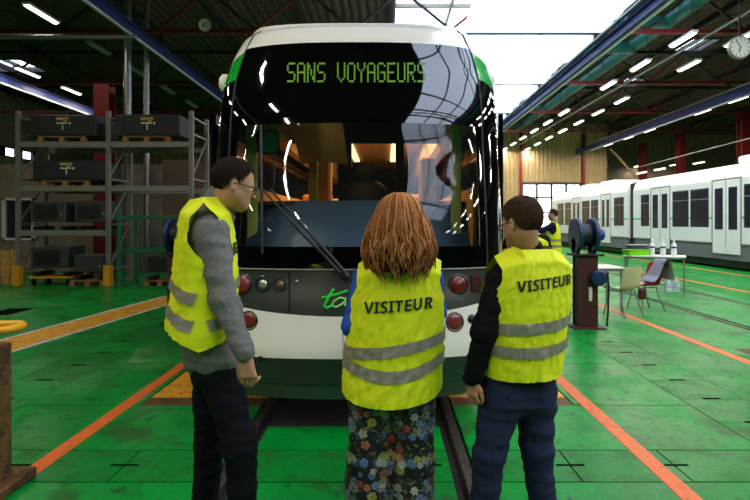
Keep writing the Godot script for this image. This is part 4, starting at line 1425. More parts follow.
# one point of a vest: side 1 back, -1 front; x across, h up from the hem
func vest_p(v: Dictionary, side: float, x: float, h: float, off := 0.0) -> Vector3:
	var W := lut(v.W, h) + off
	var D := (lut(v.Db, h) if side > 0 else lut(v.Df, h)) + off
	var q := pow(maxf(0.0, 1.0 - (x / W) * (x / W)), 0.42)
	var low := clampf(1.0 - h / v.H, 0.0, 1.0)
	var nx := fold.get_noise_3d(x * 34.0 * v.fold, h * 9.0, side * 9.0 + v.seed) * (0.25 + low) + 0.28 * fold.get_noise_3d(x * 18.0 + h * 26.0 * v.fold, h * 30.0 - x * 12.0, side * 5.0 + v.seed + 40.0)
	var z := side * (D * q + nx * 0.0115 * minf(1.0, q * 2.0))
	z -= side * 0.0028 * minf(1.0, q) * maxf(0.0, 1.0 - 5.0 * absf(fold.get_noise_3d(x * 9.0 + h * 5.0, h * 11.0 - x * 6.0, side * 3.0 + v.seed + 90.0)))
	var nb := fold.get_noise_3d(h * 14.0, x * 3.0, v.seed + 70.0)
	var sway: Vector2 = v.sway * low * low
	return v.tf * Vector3(x * (1.0 + 0.03 * nb) + sway.x, h, z + sway.y)

func vest(t: Node3D, v: Dictionary, called := "vest") -> MeshInstance3D:
	var H: float = v.H
	var ha: float = v.arm
	var xs: float = v.xs
	var nk: float = v.get("nk", 0.085)
	var st := ST()
	for side in [1.0, -1.0]:
		grid(st, func(a: float, b: float) -> Vector3:
			var u := a * 2.0 - 1.0
			var xt := absf(u) * xs
			var top: float = H - v.slope * maxf(0.0, xt - nk)
			if xt < nk: top = H - (0.014 if side > 0 else 0.17 * (1.0 - xt / nk))
			var hem: float = v.hem.call(u, side)
			var h := lerpf(hem, top, b)
			var up := clampf((h - ha) / (H - ha), 0.0, 1.0)
			var w0 := lut(v.W, h)
			var hw := lerpf(w0, xs * (0.94 + 0.06 * up), smoothstep(0.0, 0.4, up))
			var x := hw * lerpf(sin(u * PI / 2), u, smoothstep(0.0, 0.5, up))
			var p := vest_p(v, side, clampf(x, -w0, w0), h)
			if b > 0.9 and xt > nk:
				var mid := vest_p(v, 1.0, clampf(x, -w0, w0), h).lerp(vest_p(v, -1.0, clampf(x, -w0, w0), h), 0.5)
				p = p.lerp(mid, (b - 0.9) * 10.0)
			return p, 80, 56, side > 0)
	var m := part(t, called, st, M.hi_vis, t.position)
	for s in v.stripes:
		for side in [1.0, -1.0]:
			st = ST()
			grid(st, func(a: float, b: float) -> Vector3:
				var u := a * 2.0 - 1.0
				var h0: float = s[0]
				var x := (lut(v.W, h0) + 0.0065) * sin(u * PI / 2)
				var h: float = h0 + b * s[1] + s[2] * x + s[3] * x * x
				return vest_p(v, side, clampf(x, -lut(v.W, h) - 0.0065, lut(v.W, h) + 0.0065), h, 0.0065), 80, 5, side > 0)
			part(m, "reflective_stripe", st, M.reflective)
	return m

func vest_text(m: Node3D, v: Dictionary, side: float, text: String, cx: float, ch: float, size: float, tilt := 0.0, squeeze := 1.0) -> void:
	var tm := TextMesh.new()
	var sf := SystemFont.new()
	sf.font_names = PackedStringArray(["Droid Sans"])
	sf.font_weight = 700
	tm.font = sf
	tm.text = text
	tm.font_size = 64
	tm.pixel_size = size / 46.0
	tm.depth = 0.002
	tm.curve_step = 4.0
	var a := tm.get_mesh_arrays()
	var vs: PackedVector3Array = a[Mesh.ARRAY_VERTEX]
	var ix: PackedInt32Array = a[Mesh.ARRAY_INDEX]
	var out := PackedVector3Array()
	for p in vs:
		var x := cx + p.x * side * squeeze
		out.append(vest_p(v, side, x, ch + p.y + tilt * p.x, 0.0045 + p.z))
	var st := ST()
	for i in range(0, ix.size(), 3):
		if side > 0:
			tri(st, out[ix[i]], out[ix[i + 2]], out[ix[i + 1]])
		else:
			tri(st, out[ix[i]], out[ix[i + 2]], out[ix[i + 1]])
	var l := part(m, "lettering", st, M.vest_print)
	l.set_meta("label", "black printed word " + text)

func shoes(t: Node3D, J: Dictionary, m: Material) -> void:
	for s in ["L", "R"]:
		var acc := Acc.new()
		var an: Vector3 = J["an" + s]
		var to: Vector3 = J["toe" + s]
		var heel := an + (an - to).normalized() * 0.05
		heel.y = 0.045
		sdf(acc, [cap(an, Vector3(an.x, 0.05, an.z), 0.045, 0.044), cap(heel, to, 0.042, 0.036), cap(heel.lerp(to, 0.5), to, 0.045, 0.04)], 0.012)
		part(t, "shoe", acc.mesh(), m, t.position)

func glasses(t: Node3D, h: Dictionary) -> void:
	var st := ST()
	for q in [-1, 1]:
		var ring := []
		for k in 17:
			var a := TAU * k / 16
			ring.append(hd(h, 0.033 * q + 0.025 * cos(a), -0.004 + 0.019 * sin(a), 0.104 - 0.02 * absf(cos(a) * 0.4)))
		tube(st, ring, 0.0022, 6)
		tube(st, [hd(h, 0.058 * q, 0.0, 0.098), hd(h, 0.074 * q, 0.002, 0.075), hd(h, 0.083 * q, 0.004, 0.01), hd(h, 0.084 * q, -0.004, -0.02)], 0.0026, 6)
	tube(st, [hd(h, -0.009, 0.0, 0.106), hd(h, 0.0, 0.003, 0.112), hd(h, 0.009, 0.0, 0.106)], 0.002, 6)
	part(t, "glasses", st, M.black_plastic, t.position)

func PG(px: float, d: float, y: float) -> Vector3:
	return V((px - CX) * d / F, y, d)

func toes(J: Dictionary, f: Vector3) -> void:
	for s in ["L", "R"]:
		J["toe" + s] = J["an" + s] + Vector3(f.x, 0, f.z).normalized() * 0.17
		J["toe" + s].y = 0.04

func flower_cloth() -> StandardMaterial3D:
	var n := 512
	var im := Image.create(n, n, false, Image.FORMAT_RGB8)
	im.fill(C(15, 15, 20))
	var r := RandomNumberGenerator.new()
	r.seed = 12
	var pal := [C(196, 186, 160), C(206, 120, 92), C(92, 128, 176), C(170, 170, 80), C(120, 150, 190), C(180, 60, 56), C(206, 200, 190)]
	for k in 104:
		var leaf := k < 62
		var cx := r.randf() * n
		var cy := r.randf() * n
		var rad := r.randf_range(11, 26) if leaf else r.randf_range(22, 42)
		var c: Color = C(120, 136, 56).lerp(C(60, 90, 80), r.randf()) if leaf else pal[r.randi() % pal.size()]
		var pet := 5 + r.randi() % 2
		var ph := r.randf() * TAU
		for y in range(-int(rad) - 1, int(rad) + 2):
			for x in range(-int(rad) - 1, int(rad) + 2):
				var d := sqrt(x * x + y * y)
				var a := atan2(y, x) + ph
				var on := false
				var cc := c
				if leaf:
					var lx := x * cos(ph) + y * sin(ph)
					var ly := -x * sin(ph) + y * cos(ph)
					on = absf(ly) < 0.38 * rad * (1.0 - (lx / rad) * (lx / rad))
				else:
					var wob := fold.get_noise_2d(x * 0.09 + k * 13.0, y * 0.09)
					on = d < rad * (0.66 + 0.24 * absf(cos(a * pet / 2.0)) + 0.3 * wob)
					if d < rad * 0.16: cc = c.darkened(0.5)
					elif fold.get_noise_2d(x * 0.16 + k * 7.0, y * 0.16 + 50.0) > 0.15: cc = c.darkened(0.5)
					elif fold.get_noise_2d(x * 0.2 + k * 5.0, y * 0.2 + 90.0) > 0.3: cc = c.lightened(0.25)
				if on: im.set_pixel(posmod(int(cx) + x, n), posmod(int(cy) + y, n), cc)
	var m := mat("floral_cloth", Color.WHITE, 0.85, 0.0, {"albedo_texture": ImageTexture.create_from_image(im)})
	triplanar(m, 2.9, false)
	return m

func people() -> void:
	fold.seed = 9
	fold.frequency = 1.0
	fold.noise_type = FastNoiseLite.TYPE_SIMPLEX_SMOOTH
	var hv := mat("hi_vis", Color.WHITE, 0.75, 0.0, {"albedo_texture": picture(256, C(228, 234, 4), [[70, 2, 0.5, 0.8, C(212, 220, 2), 0.6, 71], [5, 3, 0.5, 0.8, C(222, 230, 4), 0.6, 72]]), "backlight_enabled": true, "backlight": Color(0.25, 0.27, 0.02)})
	triplanar(hv, 3.0, false)
	mat("reflective", C(150, 142, 130), 0.45, 0.25)
	mat("vest_print", C(26, 30, 24), 0.7)
	mat("eye_white", C(210, 205, 200), 0.2)
	var skin := mat("skin", Color.WHITE, 0.5, 0.0, {"vertex_color_use_as_albedo": true, "subsurf_scatter_enabled": true, "subsurf_scatter_strength": 0.08})
	var hairm := mat("hair", Color.WHITE, 0.6, 0.0, {"vertex_color_use_as_albedo": true, "metallic_specular": 0.2})
	var knit := cloth_mat("grey_knit", C(122, 121, 119), 9.0, 0.14)
	var black := cloth_mat("black_cloth", C(17, 17, 19), 8.0, 0.08)
	var darkt := cloth_mat("dark_trousers", C(17, 18, 24), 8.0, 0.08)
	var jean := cloth_mat("navy_denim", C(38, 47, 76), 9.0, 0.14)
	var blue := cloth_mat("blue_cloth", C(46, 88, 190), 8.0, 0.08)
	var navy := cloth_mat("navy_cloth", C(32, 38, 70), 8.0, 0.08)
	var tan := cloth_mat("tan_cloth", C(110, 84, 60), 8.0, 0.08)
	var shoe := mat("shoe_leather", C(30, 26, 24), 0.4)
	left_man(skin, hairm, knit, darkt, shoe)
	woman(skin, hairm, blue, shoe)
	right_man(skin, hairm, black, jean, shoe)
	# colleague far back by the train, pointing left
	plain_person("person", "colleague in a yellow vest and navy sleeves pointing left, far back by the train", V((553.5 - CX) * 11.7 / F, 0, 11.7), 1.83, Vector3(-0.93, 0, -0.37), true, skin, hairm, navy, tan, shoe, 5)
	plain_person("person", "visitor mostly hidden behind the man in jeans, a yellow shoulder showing", V((527.0 - CX) * 5.05 / F, 0, 5.05), 1.70, Vector3(-0.25, 0, -1), false, skin, hairm, black, darkt, shoe, 6)

func left_man(skin: Material, hairm: Material, knit: Material, darkt: Material, shoe: Material) -> void:
	var f := Vector3(0.96, 0, -0.28)
	var t := thing("person", "man in glasses and grey sweater under a yellow vest, standing sideways at left", "person", PG(222, 2.5, 0), "visitors in yellow vests")
	var J := {"neck": PX(216, 210, 2.5), "chest": PX(208, 250, 2.5), "waist": PX(210, 308, 2.5), "pelvis": PX(215, 352, 2.5),
		"shR": PX(211, 228, 2.36), "elR": PX(223, 300, 2.31), "wrR": PX(246, 356, 2.26), "shL": PX(206, 228, 2.66), "elL": PX(214, 300, 2.74), "wrL": PX(238, 335, 2.76),
		"hipR": PX(219, 372, 2.43), "hipL": PX(212, 372, 2.58), "knR": PX(240, 442, 2.38), "knL": PX(210, 444, 2.62), "anR": PG(244, 2.42, 0.08), "anL": PG(203, 2.64, 0.08)}
	toes(J, f)
	var h := head_frame(PX(234, 185, 2.48), Vector3(0.86, -0.24, -0.45), Vector3.UP, 0.95)
	body(t, J, h, [hand_prims(J.wrR, Vector3(0.12, -1.0, 0.05), Vector3(0.2, 0.0, -1.0), -1.0, 0.75), hand_prims(J.wrL, Vector3(0.5, -0.7, 0.0), Vector3(0, -0.3, 1), 1.0, 0.6)], skin, 0.016, Color(0.08, 0.05, 0.035), 0.35)
	hair_cap(t, h, hairm, 0.008, 3600, Color(0.020, 0.012, 0.009), 3)
	glasses(t, h)
	# sweater
	var acc := Acc.new()
	var p := limb_prims(J, 0.012, false, false, true)
	p.append(cap(J.neck + Vector3(0.016, 0.05, 0), J.neck - Vector3(0, 0.02, 0), 0.070, 0.09, 0.02))
	for s in ["L", "R"]:
		p.append(cap(J["sh" + s] + Vector3(0, -0.02, 0), J["el" + s], 0.068, 0.056, 0.05))
		p.append(cap(J["el" + s], J["wr" + s].lerp(J["el" + s], 0.06), 0.054, 0.044, 0.03))
	for q in [-1, 1]: p.append(cap(J.waist + f * 0.03 * q, J.pelvis + f * 0.03 * q, 0.115, 0.118, 0.04))
	sdf(acc, p, 0.0125, Color.WHITE, cloth_disp(0.010, 3.0, 4.5, 17.0))
	part(t, "sweater", acc.mesh(), knit, t.position)
	acc = Acc.new()
	p = limb_prims(J, 0.006, false, false, false)
	for q in [-1, 1]: p.append(cap(J.pelvis + f * 0.02 * q, J.pelvis + f * 0.01 * q + Vector3(0, -0.06, 0), 0.105, 0.105, 0.04))
	for s in ["L", "R"]:
		p.append(cap(J["hip" + s], J["kn" + s], 0.092, 0.072, 0.04))
		p.append(cap(J["kn" + s], J["an" + s] + Vector3(0, 0.0, 0), 0.071, 0.06, 0.03))
	sdf(acc, p, 0.0125, Color.WHITE, cloth_disp(0.011, 7.0, 4.0, 13.0))
	part(t, "trousers", acc.mesh(), darkt, t.position)
	shoes(t, J, shoe)
	var r := f.cross(Vector3.UP)
	var up := Vector3(-0.02, 1, 0).normalized()
	var hem := PX(208, 334, 2.5)
	var v := {"tf": Transform3D(Basis(r, up, -f), hem), "slope": 0.3, "nk": 0.1, "H": 0.632, "arm": 0.36, "xs": 0.198, "fold": 1.0, "seed": 2.0, "sway": Vector2(0.0, 0.03),
		"W": [[-0.1, 0.235], [0.0, 0.23], [0.25, 0.215], [0.45, 0.215], [0.7, 0.22]], "Db": [[-0.1, 0.165], [0.0, 0.16], [0.25, 0.14], [0.42, 0.135], [0.56, 0.11], [0.632, 0.06]], "Df": [[-0.1, 0.17], [0.0, 0.165], [0.25, 0.15], [0.4, 0.14], [0.55, 0.12], [0.632, 0.06]],
		"hem": func(u: float, side: float) -> float: return -0.03 + (0.075 if side > 0 else 0.05) * (1 - u * u), "stripes": [[0.115, 0.05, 0.0, -1.2], [0.225, 0.05, 0.0, -1.2]]}
	var m := vest(t, v)
	vest_text(m, v, 1.0, "VISITEUR", -0.01, 0.47, 0.05, 0.0, 0.85)
	vest_text(m, v, -1.0, "VISITEUR", 0.0, 0.40, 0.05)

func woman(skin: Material, hairm: Material, blue: Material, shoe: Material) -> void:
	var t := thing("person", "woman with long auburn hair, yellow vest and floral trousers, seen from behind", "person", PG(391, 2.63, 0), "visitors in yellow vests")
	var J := {"neck": PX(399, 256, 2.63), "chest": PX(399, 292, 2.63), "waist": PX(395, 340, 2.63), "pelvis": PX(391, 384, 2.63),
		"shL": PX(364, 278, 2.63), "elL": PX(352, 326, 2.61), "wrL": PX(372, 318, 2.84), "shR": PX(431, 274, 2.63), "elR": PX(436, 312, 2.70), "wrR": PX(418, 310, 2.90),
		"hipL": PX(373, 396, 2.63), "hipR": PX(411, 396, 2.63), "knL": PX(369, 458, 2.63), "knR": PX(412, 458, 2.63), "anL": PG(368, 2.63, 0.08), "anR": PG(411, 2.63, 0.08)}
	toes(J, Vector3(0, 0, -1))
	var h := head_frame(PX(399, 222, 2.62), Vector3(-0.05, -0.12, -1))
	body(t, J, h, [hand_prims(J.wrL, Vector3(0.8, 0.1, -0.4), Vector3(0, 0.2, 1), -1.0, 0.6), hand_prims(J.wrR, Vector3(-0.8, 0.1, -0.4), Vector3(0, 0.2, 1), 1.0, 0.6)], skin, 0.016, Color(0.3, 0.15, 0.1), 0.0, 0.007)
	var acc := Acc.new()
	var p := limb_prims(J, 0.004, false, false, true)
	for s in ["L", "R"]:
		p.append(cap(J["sh" + s], J["el" + s], 0.054, 0.05, 0.05))
		p.append(cap(J["el" + s], J["wr" + s], 0.048, 0.036, 0.03))
	sdf(acc, p, 0.0135, Color.WHITE, cloth_disp(0.008, 4.0))
	part(t, "blouse", acc.mesh(), blue, t.position)
	acc = Acc.new()
	p = []
	for q in [-1, 1]: p.append(cap(J.pelvis + Vector3(0.07 * q, 0.05, 0), J.pelvis + Vector3(0.085 * q, -0.06, 0), 0.11, 0.12, 0.05))
	for s in ["L", "R"]:
		p.append(cap(J["hip" + s], J["kn" + s], 0.112, 0.103, 0.03))
		p.append(cap(J["kn" + s], J["an" + s] + Vector3(0, 0.04, 0), 0.103, 0.118, 0.03))
	sdf(acc, p, 0.013, Color.WHITE, cloth_disp(0.014, 2.0, 14.0, 3.0))
	part(t, "trousers", acc.mesh(), flower_cloth(), t.position)
	shoes(t, J, shoe)
	var up := (PX(400, 262, 2.63) - PX(391, 402, 2.63)).normalized()
	var v := {"tf": Transform3D(Basis(Vector3(1, 0.03, 0).normalized(), up, Vector3(0, 0, 1)), PX(391, 394, 2.63)), "slope": 0.6, "H": 0.715, "arm": 0.45, "xs": 0.205, "fold": 1.0, "seed": 12.0, "sway": Vector2.ZERO,
		"W": [[-0.1, 0.248], [0.0, 0.245], [0.3, 0.238], [0.5, 0.228], [0.7, 0.22]], "Db": [[-0.1, 0.185], [0.0, 0.185], [0.2, 0.165], [0.45, 0.15], [0.6, 0.13], [0.68, 0.09], [0.715, 0.05]], "Df": [[-0.1, 0.19], [0.2, 0.17], [0.45, 0.16], [0.6, 0.12], [0.7, 0.05]],
		"hem": func(u: float, side: float) -> float: return -0.015 + 0.075 * u * u + (0.0 if side > 0 else 0.01), "stripes": [[0.101, 0.056, 0.02, 1.1], [0.221, 0.052, 0.13, 0.3]]}
	var m := vest(t, v)
	vest_text(m, v, 1.0, "VISITEUR", 0.006, 0.451, 0.053, 0.05)
	# long wavy hair
	var a2 := Acc.new()
	var nz := FastNoiseLite.new()
	nz.seed = 5
	nz.frequency = 1.0
	var at := func(az: float, s: float, lift: float) -> Vector3:
		# az 0 is the back of the head; s runs from the crown (0) to the tips (1)
		var x: float
		var y: float
		var rr: float
		if s < 0.36:
			var e := PI / 2 * (1.0 - s / 0.36)
			rr = cos(e)
			y = 0.03 + 0.112 * sin(e)
			x = 1.0
		else:
			var k := (s - 0.36) / 0.64
			rr = 1.0
			y = 0.03 - 0.325 * k
			x = lut([[0.0, 1.1], [0.2, 1.32], [0.5, 1.5], [0.75, 1.4], [1.0, 1.02]], k)
		var sx := sin(az) * (0.109 + lift) * rr * x
		var bz := cos(az) * (0.128 + lift) * rr * lut([[0.9, 1.0], [1.4, 1.22], [1.6, 1.28]], x)
		var wv := clampf((s - 0.3) * 2.0, 0.0, 1.0)
		sx += wv * 0.016 * nz.get_noise_3d(az * 5.0, s * 9.0, 3.0)
		bz += wv * 0.018 * nz.get_noise_3d(az * 4.0, s * 10.0, 9.0)
		return hd(h, sx, y, -0.006 - bz)
	var col0 := Color(0.30, 0.105, 0.030)
	var nu := 110
	var nv := 46
	for i in nu + 1:
		var az := lerpf(-2.35, 2.35, float(i) / nu)
		var tip := 0.93 + 0.08 * nz.get_noise_1d(az * 6.0) + 0.05 * nz.get_noise_1d(az * 25.0) - 0.06 * pow(absf(az) / 2.35, 2.0)
		for j in nv + 1:
			var s := float(j) / nv * tip
			var ridge := 0.006 * nz.get_noise_2d(az * 26.0 + 2.0 * sin(s * 9.0 + az), s * 4.0) * clampf(s * 3.0, 0.0, 1.0)
			var q: Vector3 = at.call(az, s, ridge)
			a2.v.append(q)
			a2.n.append(((q - hd(h, 0, -0.02 if s > 0.36 else 0.03, -0.006)) * Vector3(1, 0.35 if s > 0.36 else 1.0, 1) + Vector3(0.3 * nz.get_noise_1d(az * 60.0) * 0.1, 0, 0)).normalized())
			a2.c.append(col0 * (0.7 + 0.5 * nz.get_noise_2d(az * 30.0, s * 5.0)))
	for i in nu:
		for j in nv:
			var b := i * (nv + 1) + j
			a2.i.append_array([b, b + 1, b + nv + 2, b, b + nv + 2, b + nv + 1])
	var r := RandomNumberGenerator.new()
	r.seed = 31
	for k in 760:
		var az := r.randf_range(-2.3, 2.3)
		var s0 := r.randf_range(0.02, 0.55) if k % 3 else r.randf_range(0.0, 0.12)
		var s1 := minf(s0 + r.randf_range(0.35, 0.8), r.randf_range(0.86, 1.06))
		var pts := []
		var rad := []
		var ph := r.randf() * TAU
		var lift := r.randf_range(0.0, 0.009)
		var amp := r.randf_range(0.03, 0.13)
		for g in 15:
			var u := g / 14.0
			var s := lerpf(s0, s1, u)
			var w := clampf((s - 0.3) * 2.2, 0.0, 1.0)
			pts.append(at.call(az + w * amp * sin(s * 17.0 + ph), s, lift + w * 0.008 * sin(s * 15.0 + ph * 2.0)))
			rad.append(0.0032 * sin(PI * clampf(u * 0.94 + 0.06, 0.0, 1.0)) + 0.0006)
		var tone := r.randf()
		strand(a2, pts, rad, col0.lerp(Color(0.74, 0.34, 0.125), tone * tone) * r.randf_range(0.45, 1.2))
	part(t, "hair", a2.mesh(), hairm, t.position)

func right_man(skin: Material, hairm: Material, black: Material, jean: Material, shoe: Material) -> void:
	var f := Vector3(-0.30, 0, -0.954)
	var t := thing("person", "man in black sleeves, yellow vest and blue jeans, seen from behind at right", "person", PG(515, 2.5, 0), "visitors in yellow vests")
	var J := {"neck": PX(527, 254, 2.5), "chest": PX(531, 292, 2.52), "waist": PX(525, 342, 2.52), "pelvis": PX(518, 384, 2.5),
		"shL": PX(501, 279, 2.44), "elL": PX(486, 330, 2.40), "wrL": PX(473, 378, 2.42), "shR": PX(556, 275, 2.60), "elR": PX(545, 322, 2.84), "wrR": PX(510, 272, 2.80),
		"hipL": PX(501, 396, 2.47), "hipR": PX(535, 396, 2.54), "knL": PX(490, 452, 2.45), "knR": PX(537, 450, 2.52), "anL": PG(480, 2.47, 0.08), "anR": PG(547, 2.53, 0.08)}
	toes(J, Vector3(-0.4, 0, -0.9))
	var h := head_frame(PX(521, 224, 2.48), Vector3(-0.55, -0.2, -0.82), Vector3(0.04, 1, 0), 0.95)
	body(t, J, h, [hand_prims(J.wrL, Vector3(-0.05, -1.0, 0.0), Vector3(0.8, 0.0, -0.6), 1.0, 0.8, 0.88), hand_prims(J.wrR, Vector3(-0.35, 0.75, -0.05), Vector3(0.3, 0.2, 0.9), 1.0, 1.2)], skin, 0.016, Color(0.06, 0.035, 0.022), 0.75)
	hair_cap(t, h, hairm, 0.011, 3600, Color(0.058, 0.028, 0.015), 8)
	glasses(t, h)
	var acc := Acc.new()
	var JS := J.duplicate()
	JS.pelvis = J.waist.lerp(J.pelvis, 0.45)
	var p := limb_prims(JS, 0.006, false, false, true)
	p.append(cap(J.neck, J.neck + Vector3(0, 0.012, 0), 0.072, 0.070, 0.02))
	for s in ["L", "R"]:
		p.append(cap(J["sh" + s], J["el" + s], 0.066, 0.058, 0.05))
		p.append(cap(J["el" + s], J["wr" + s], 0.057, 0.046, 0.03))
	sdf(acc, p, 0.0125, Color.WHITE, cloth_disp(0.011, 5.0, 4.5, 19.0))
	part(t, "sweater", acc.mesh(), black, t.position)
	acc = Acc.new()
	p = []
	var r := f.cross(Vector3.UP).normalized()
	for q in [-1, 1]: p.append(cap(J.pelvis + r * 0.07 * q + Vector3(0, 0.05, 0), J.pelvis + r * 0.07 * q + Vector3(0, -0.05, 0), 0.108, 0.112, 0.05))
	for s in ["L", "R"]:
		p.append(cap(J["hip" + s], J["kn" + s], 0.098, 0.073, 0.035))
		p.append(cap(J["kn" + s], J["an" + s], 0.071, 0.060, 0.03))
	sdf(acc, p, 0.0125, Color.WHITE, cloth_disp(0.012, 9.0, 4.0, 15.0))
	part(t, "jeans", acc.mesh(), jean, t.position)
	shoes(t, J, shoe)
	var up := (PX(529, 254, 2.5) - PX(520, 380, 2.5)).normalized()
	var v := {"tf": Transform3D(Basis(r, (up - f * 0.02).normalized(), -f), PX(520, 373, 2.5)), "slope": 0.45, "H": 0.592, "arm": 0.36, "xs": 0.185, "fold": 0.9, "seed": 22.0, "sway": Vector2.ZERO,
		"W": [[-0.1, 0.19], [0.0, 0.19], [0.2, 0.205], [0.4, 0.215], [0.6, 0.22]], "Db": [[-0.1, 0.155], [0.0, 0.155], [0.2, 0.15], [0.4, 0.14], [0.52, 0.115], [0.59, 0.055]], "Df": [[-0.1, 0.15], [0.2, 0.15], [0.4, 0.145], [0.52, 0.12], [0.59, 0.055]],
		"hem": func(u: float, _side: float) -> float: return 0.01 * u * u, "stripes": [[0.105, 0.05, 0.06, 0.5], [0.212, 0.05, 0.08, 0.3]]}
	var m := vest(t, v)
	vest_text(m, v, 1.0, "VISITEUR", 0.018, 0.43, 0.047, 0.09)

# a person at a distance, built from standard proportions
func plain_person(called: String, label: String, at: Vector3, H: float, f: Vector3, pointing: bool, skin: Material, hairm: Material, top: Material, bottom: Material, shoe: Material, sd: int) -> void:
	f = f.normalized()
	var r := f.cross(Vector3.UP).normalized()
	var t := thing(called, label, "person", at, "visitors in yellow vests")
	var k := H / 1.75
	var P := func(x: float, y: float, z: float) -> Vector3: return at + (r * x + Vector3.UP * y + f * z) * k
	var J := {"neck": P.call(0, 1.47, 0), "chest": P.call(0, 1.28, 0), "waist": P.call(0, 1.08, 0), "pelvis": P.call(0, 0.94, 0),
		"shL": P.call(-0.18, 1.41, 0), "elL": P.call(-0.24, 1.14, -0.02), "wrL": P.call(-0.22, 0.9, 0.06), "shR": P.call(0.18, 1.41, 0), "elR": P.call(0.24, 1.14, -0.02), "wrR": P.call(0.22, 0.9, 0.06),
		"hipL": P.call(-0.09, 0.9, 0), "hipR": P.call(0.09, 0.9, 0), "knL": P.call(-0.11, 0.49, 0.02), "knR": P.call(0.11, 0.49, 0.02), "anL": P.call(-0.12, 0.08, 0), "anR": P.call(0.12, 0.08, 0)}
	if pointing:
		J.elL = P.call(-0.2, 1.30, 0.24); J.wrL = P.call(-0.1, 1.42, 0.46)
	toes(J, f)
	var h := head_frame(P.call(0, 1.63, 0.02), f)
	body(t, J, h, [hand_prims(J.wrL, J.wrL - J.elL, -Vector3.UP if pointing else r, 1.0, 0.3), hand_prims(J.wrR, J.wrR - J.elR, -r, -1.0, 0.5)], skin, 0.024, Color(0.05, 0.03, 0.02), 0.7, 0.009)
	hair_cap(t, h, hairm, 0.008, 300, Color(0.03, 0.018, 0.01), sd)
	var acc := Acc.new()
	var p := limb_prims(J, 0.012, true, false, true)
	sdf(acc, p, 0.022, Color.WHITE, cloth_disp(0.01, sd))
	part(t, "shirt", acc.mesh(), top, t.position)
	acc = Acc.new()
	p = limb_prims(J, 0.014, false, true, false)
	for q in [-1, 1]: p.append(cap(J.pelvis + r * 0.07 * q + Vector3(0, 0.05, 0), J.pelvis + r * 0.075 * q, 0.108, 0.11, 0.05))
	sdf(acc, p, 0.022, Color.WHITE, cloth_disp(0.01, sd))
	part(t, "trousers", acc.mesh(), bottom, t.position)
	shoes(t, J, shoe)
	var v := {"tf": Transform3D(Basis(r, Vector3.UP, -f).scaled_local(Vector3.ONE * k), P.call(0, 0.84, 0)), "slope": 0.28, "H": 0.66, "arm": 0.38, "xs": 0.19, "fold": 1.0, "seed": float(sd), "sway": Vector2.ZERO,
		"W": [[-0.1, 0.225], [0.3, 0.215], [0.7, 0.225]], "Db": [[-0.1, 0.16], [0.4, 0.14], [0.57, 0.11], [0.66, 0.05]], "Df": [[-0.1, 0.16], [0.4, 0.15], [0.57, 0.12], [0.66, 0.05]],
		"hem": func(u: float, _s: float) -> float: return 0.01 * u * u, "stripes": [[0.12, 0.05, 0.0, 0.0], [0.24, 0.05, 0.0, 0.0]]}
	vest(t, v)
# ---------------------------------------------------------------- storage on the left
func pallet(at: Vector3, w: float, d: float, label: String) -> Node3D:
	var t := thing("pallet", label, "pallet", at, "wooden pallets in the rack")
	for k in 5:
		var st := ST()
		box(st, Vector3(0, 0.112, -d / 2 + 0.05 + (d - 0.1) * k / 4.0), Vector3(w, 0.02, 0.1))
		part(t, "deck_board", st, M.pallet_wood)
	for k in 3:
		var st := ST()
		for z in [-d / 2 + 0.06, 0.0, d / 2 - 0.06]: box(st, Vector3((w - 0.12) / 2 * (k - 1), 0.058, z), Vector3(0.12, 0.086, 0.1))
		box(st, Vector3((w - 0.12) / 2 * (k - 1), 0.008, 0), Vector3(0.12, 0.016, d))
		part(t, "skid", st, M.pallet_wood)
	return t

func crate(at: Vector3, w: float, h: float, d: float, label: String, tagm: Material) -> void:
	var t := thing("crate", label, "crate", at, "black crates in the rack")
	var st := ST()
	box(st, Vector3(0, h / 2 + 0.02, 0), Vector3(w - 0.04, h - 0.04, d), Basis.IDENTITY, 0.03)
	part(t, "body", st, M.crate_black)
	st = ST()
	box(st, Vector3(0, 0.03, 0), Vector3(w + 0.06, 0.05, d + 0.04), Basis.IDENTITY, 0.012)
	part(t, "flange", st, M.crate_black)
	for x in [-0.36, 0.36]:
		st = ST(); box(st, Vector3(x * w, h / 2, d / 2 + 0.004), Vector3(0.03, h - 0.1, 0.02)); part(t, "rib", st, M.crate_black)
	for q in [[-0.01, 0.8, 0.3, 0.07, M.label_ochre], [-0.02, 0.6, 0.26, 0.035, M.paper], [0.06, 0.7, 0.09, 0.1, tagm], [0.0, 0.42, 0.03, 0.12, M.paper], [0.17, 0.6, 0.05, 0.05, M.paper]]:
		st = ST(); box(st, Vector3(q[0], h * q[1], d / 2 + 0.004), Vector3(q[2], q[3], 0.004)); part(t, "sticker", st, q[4])

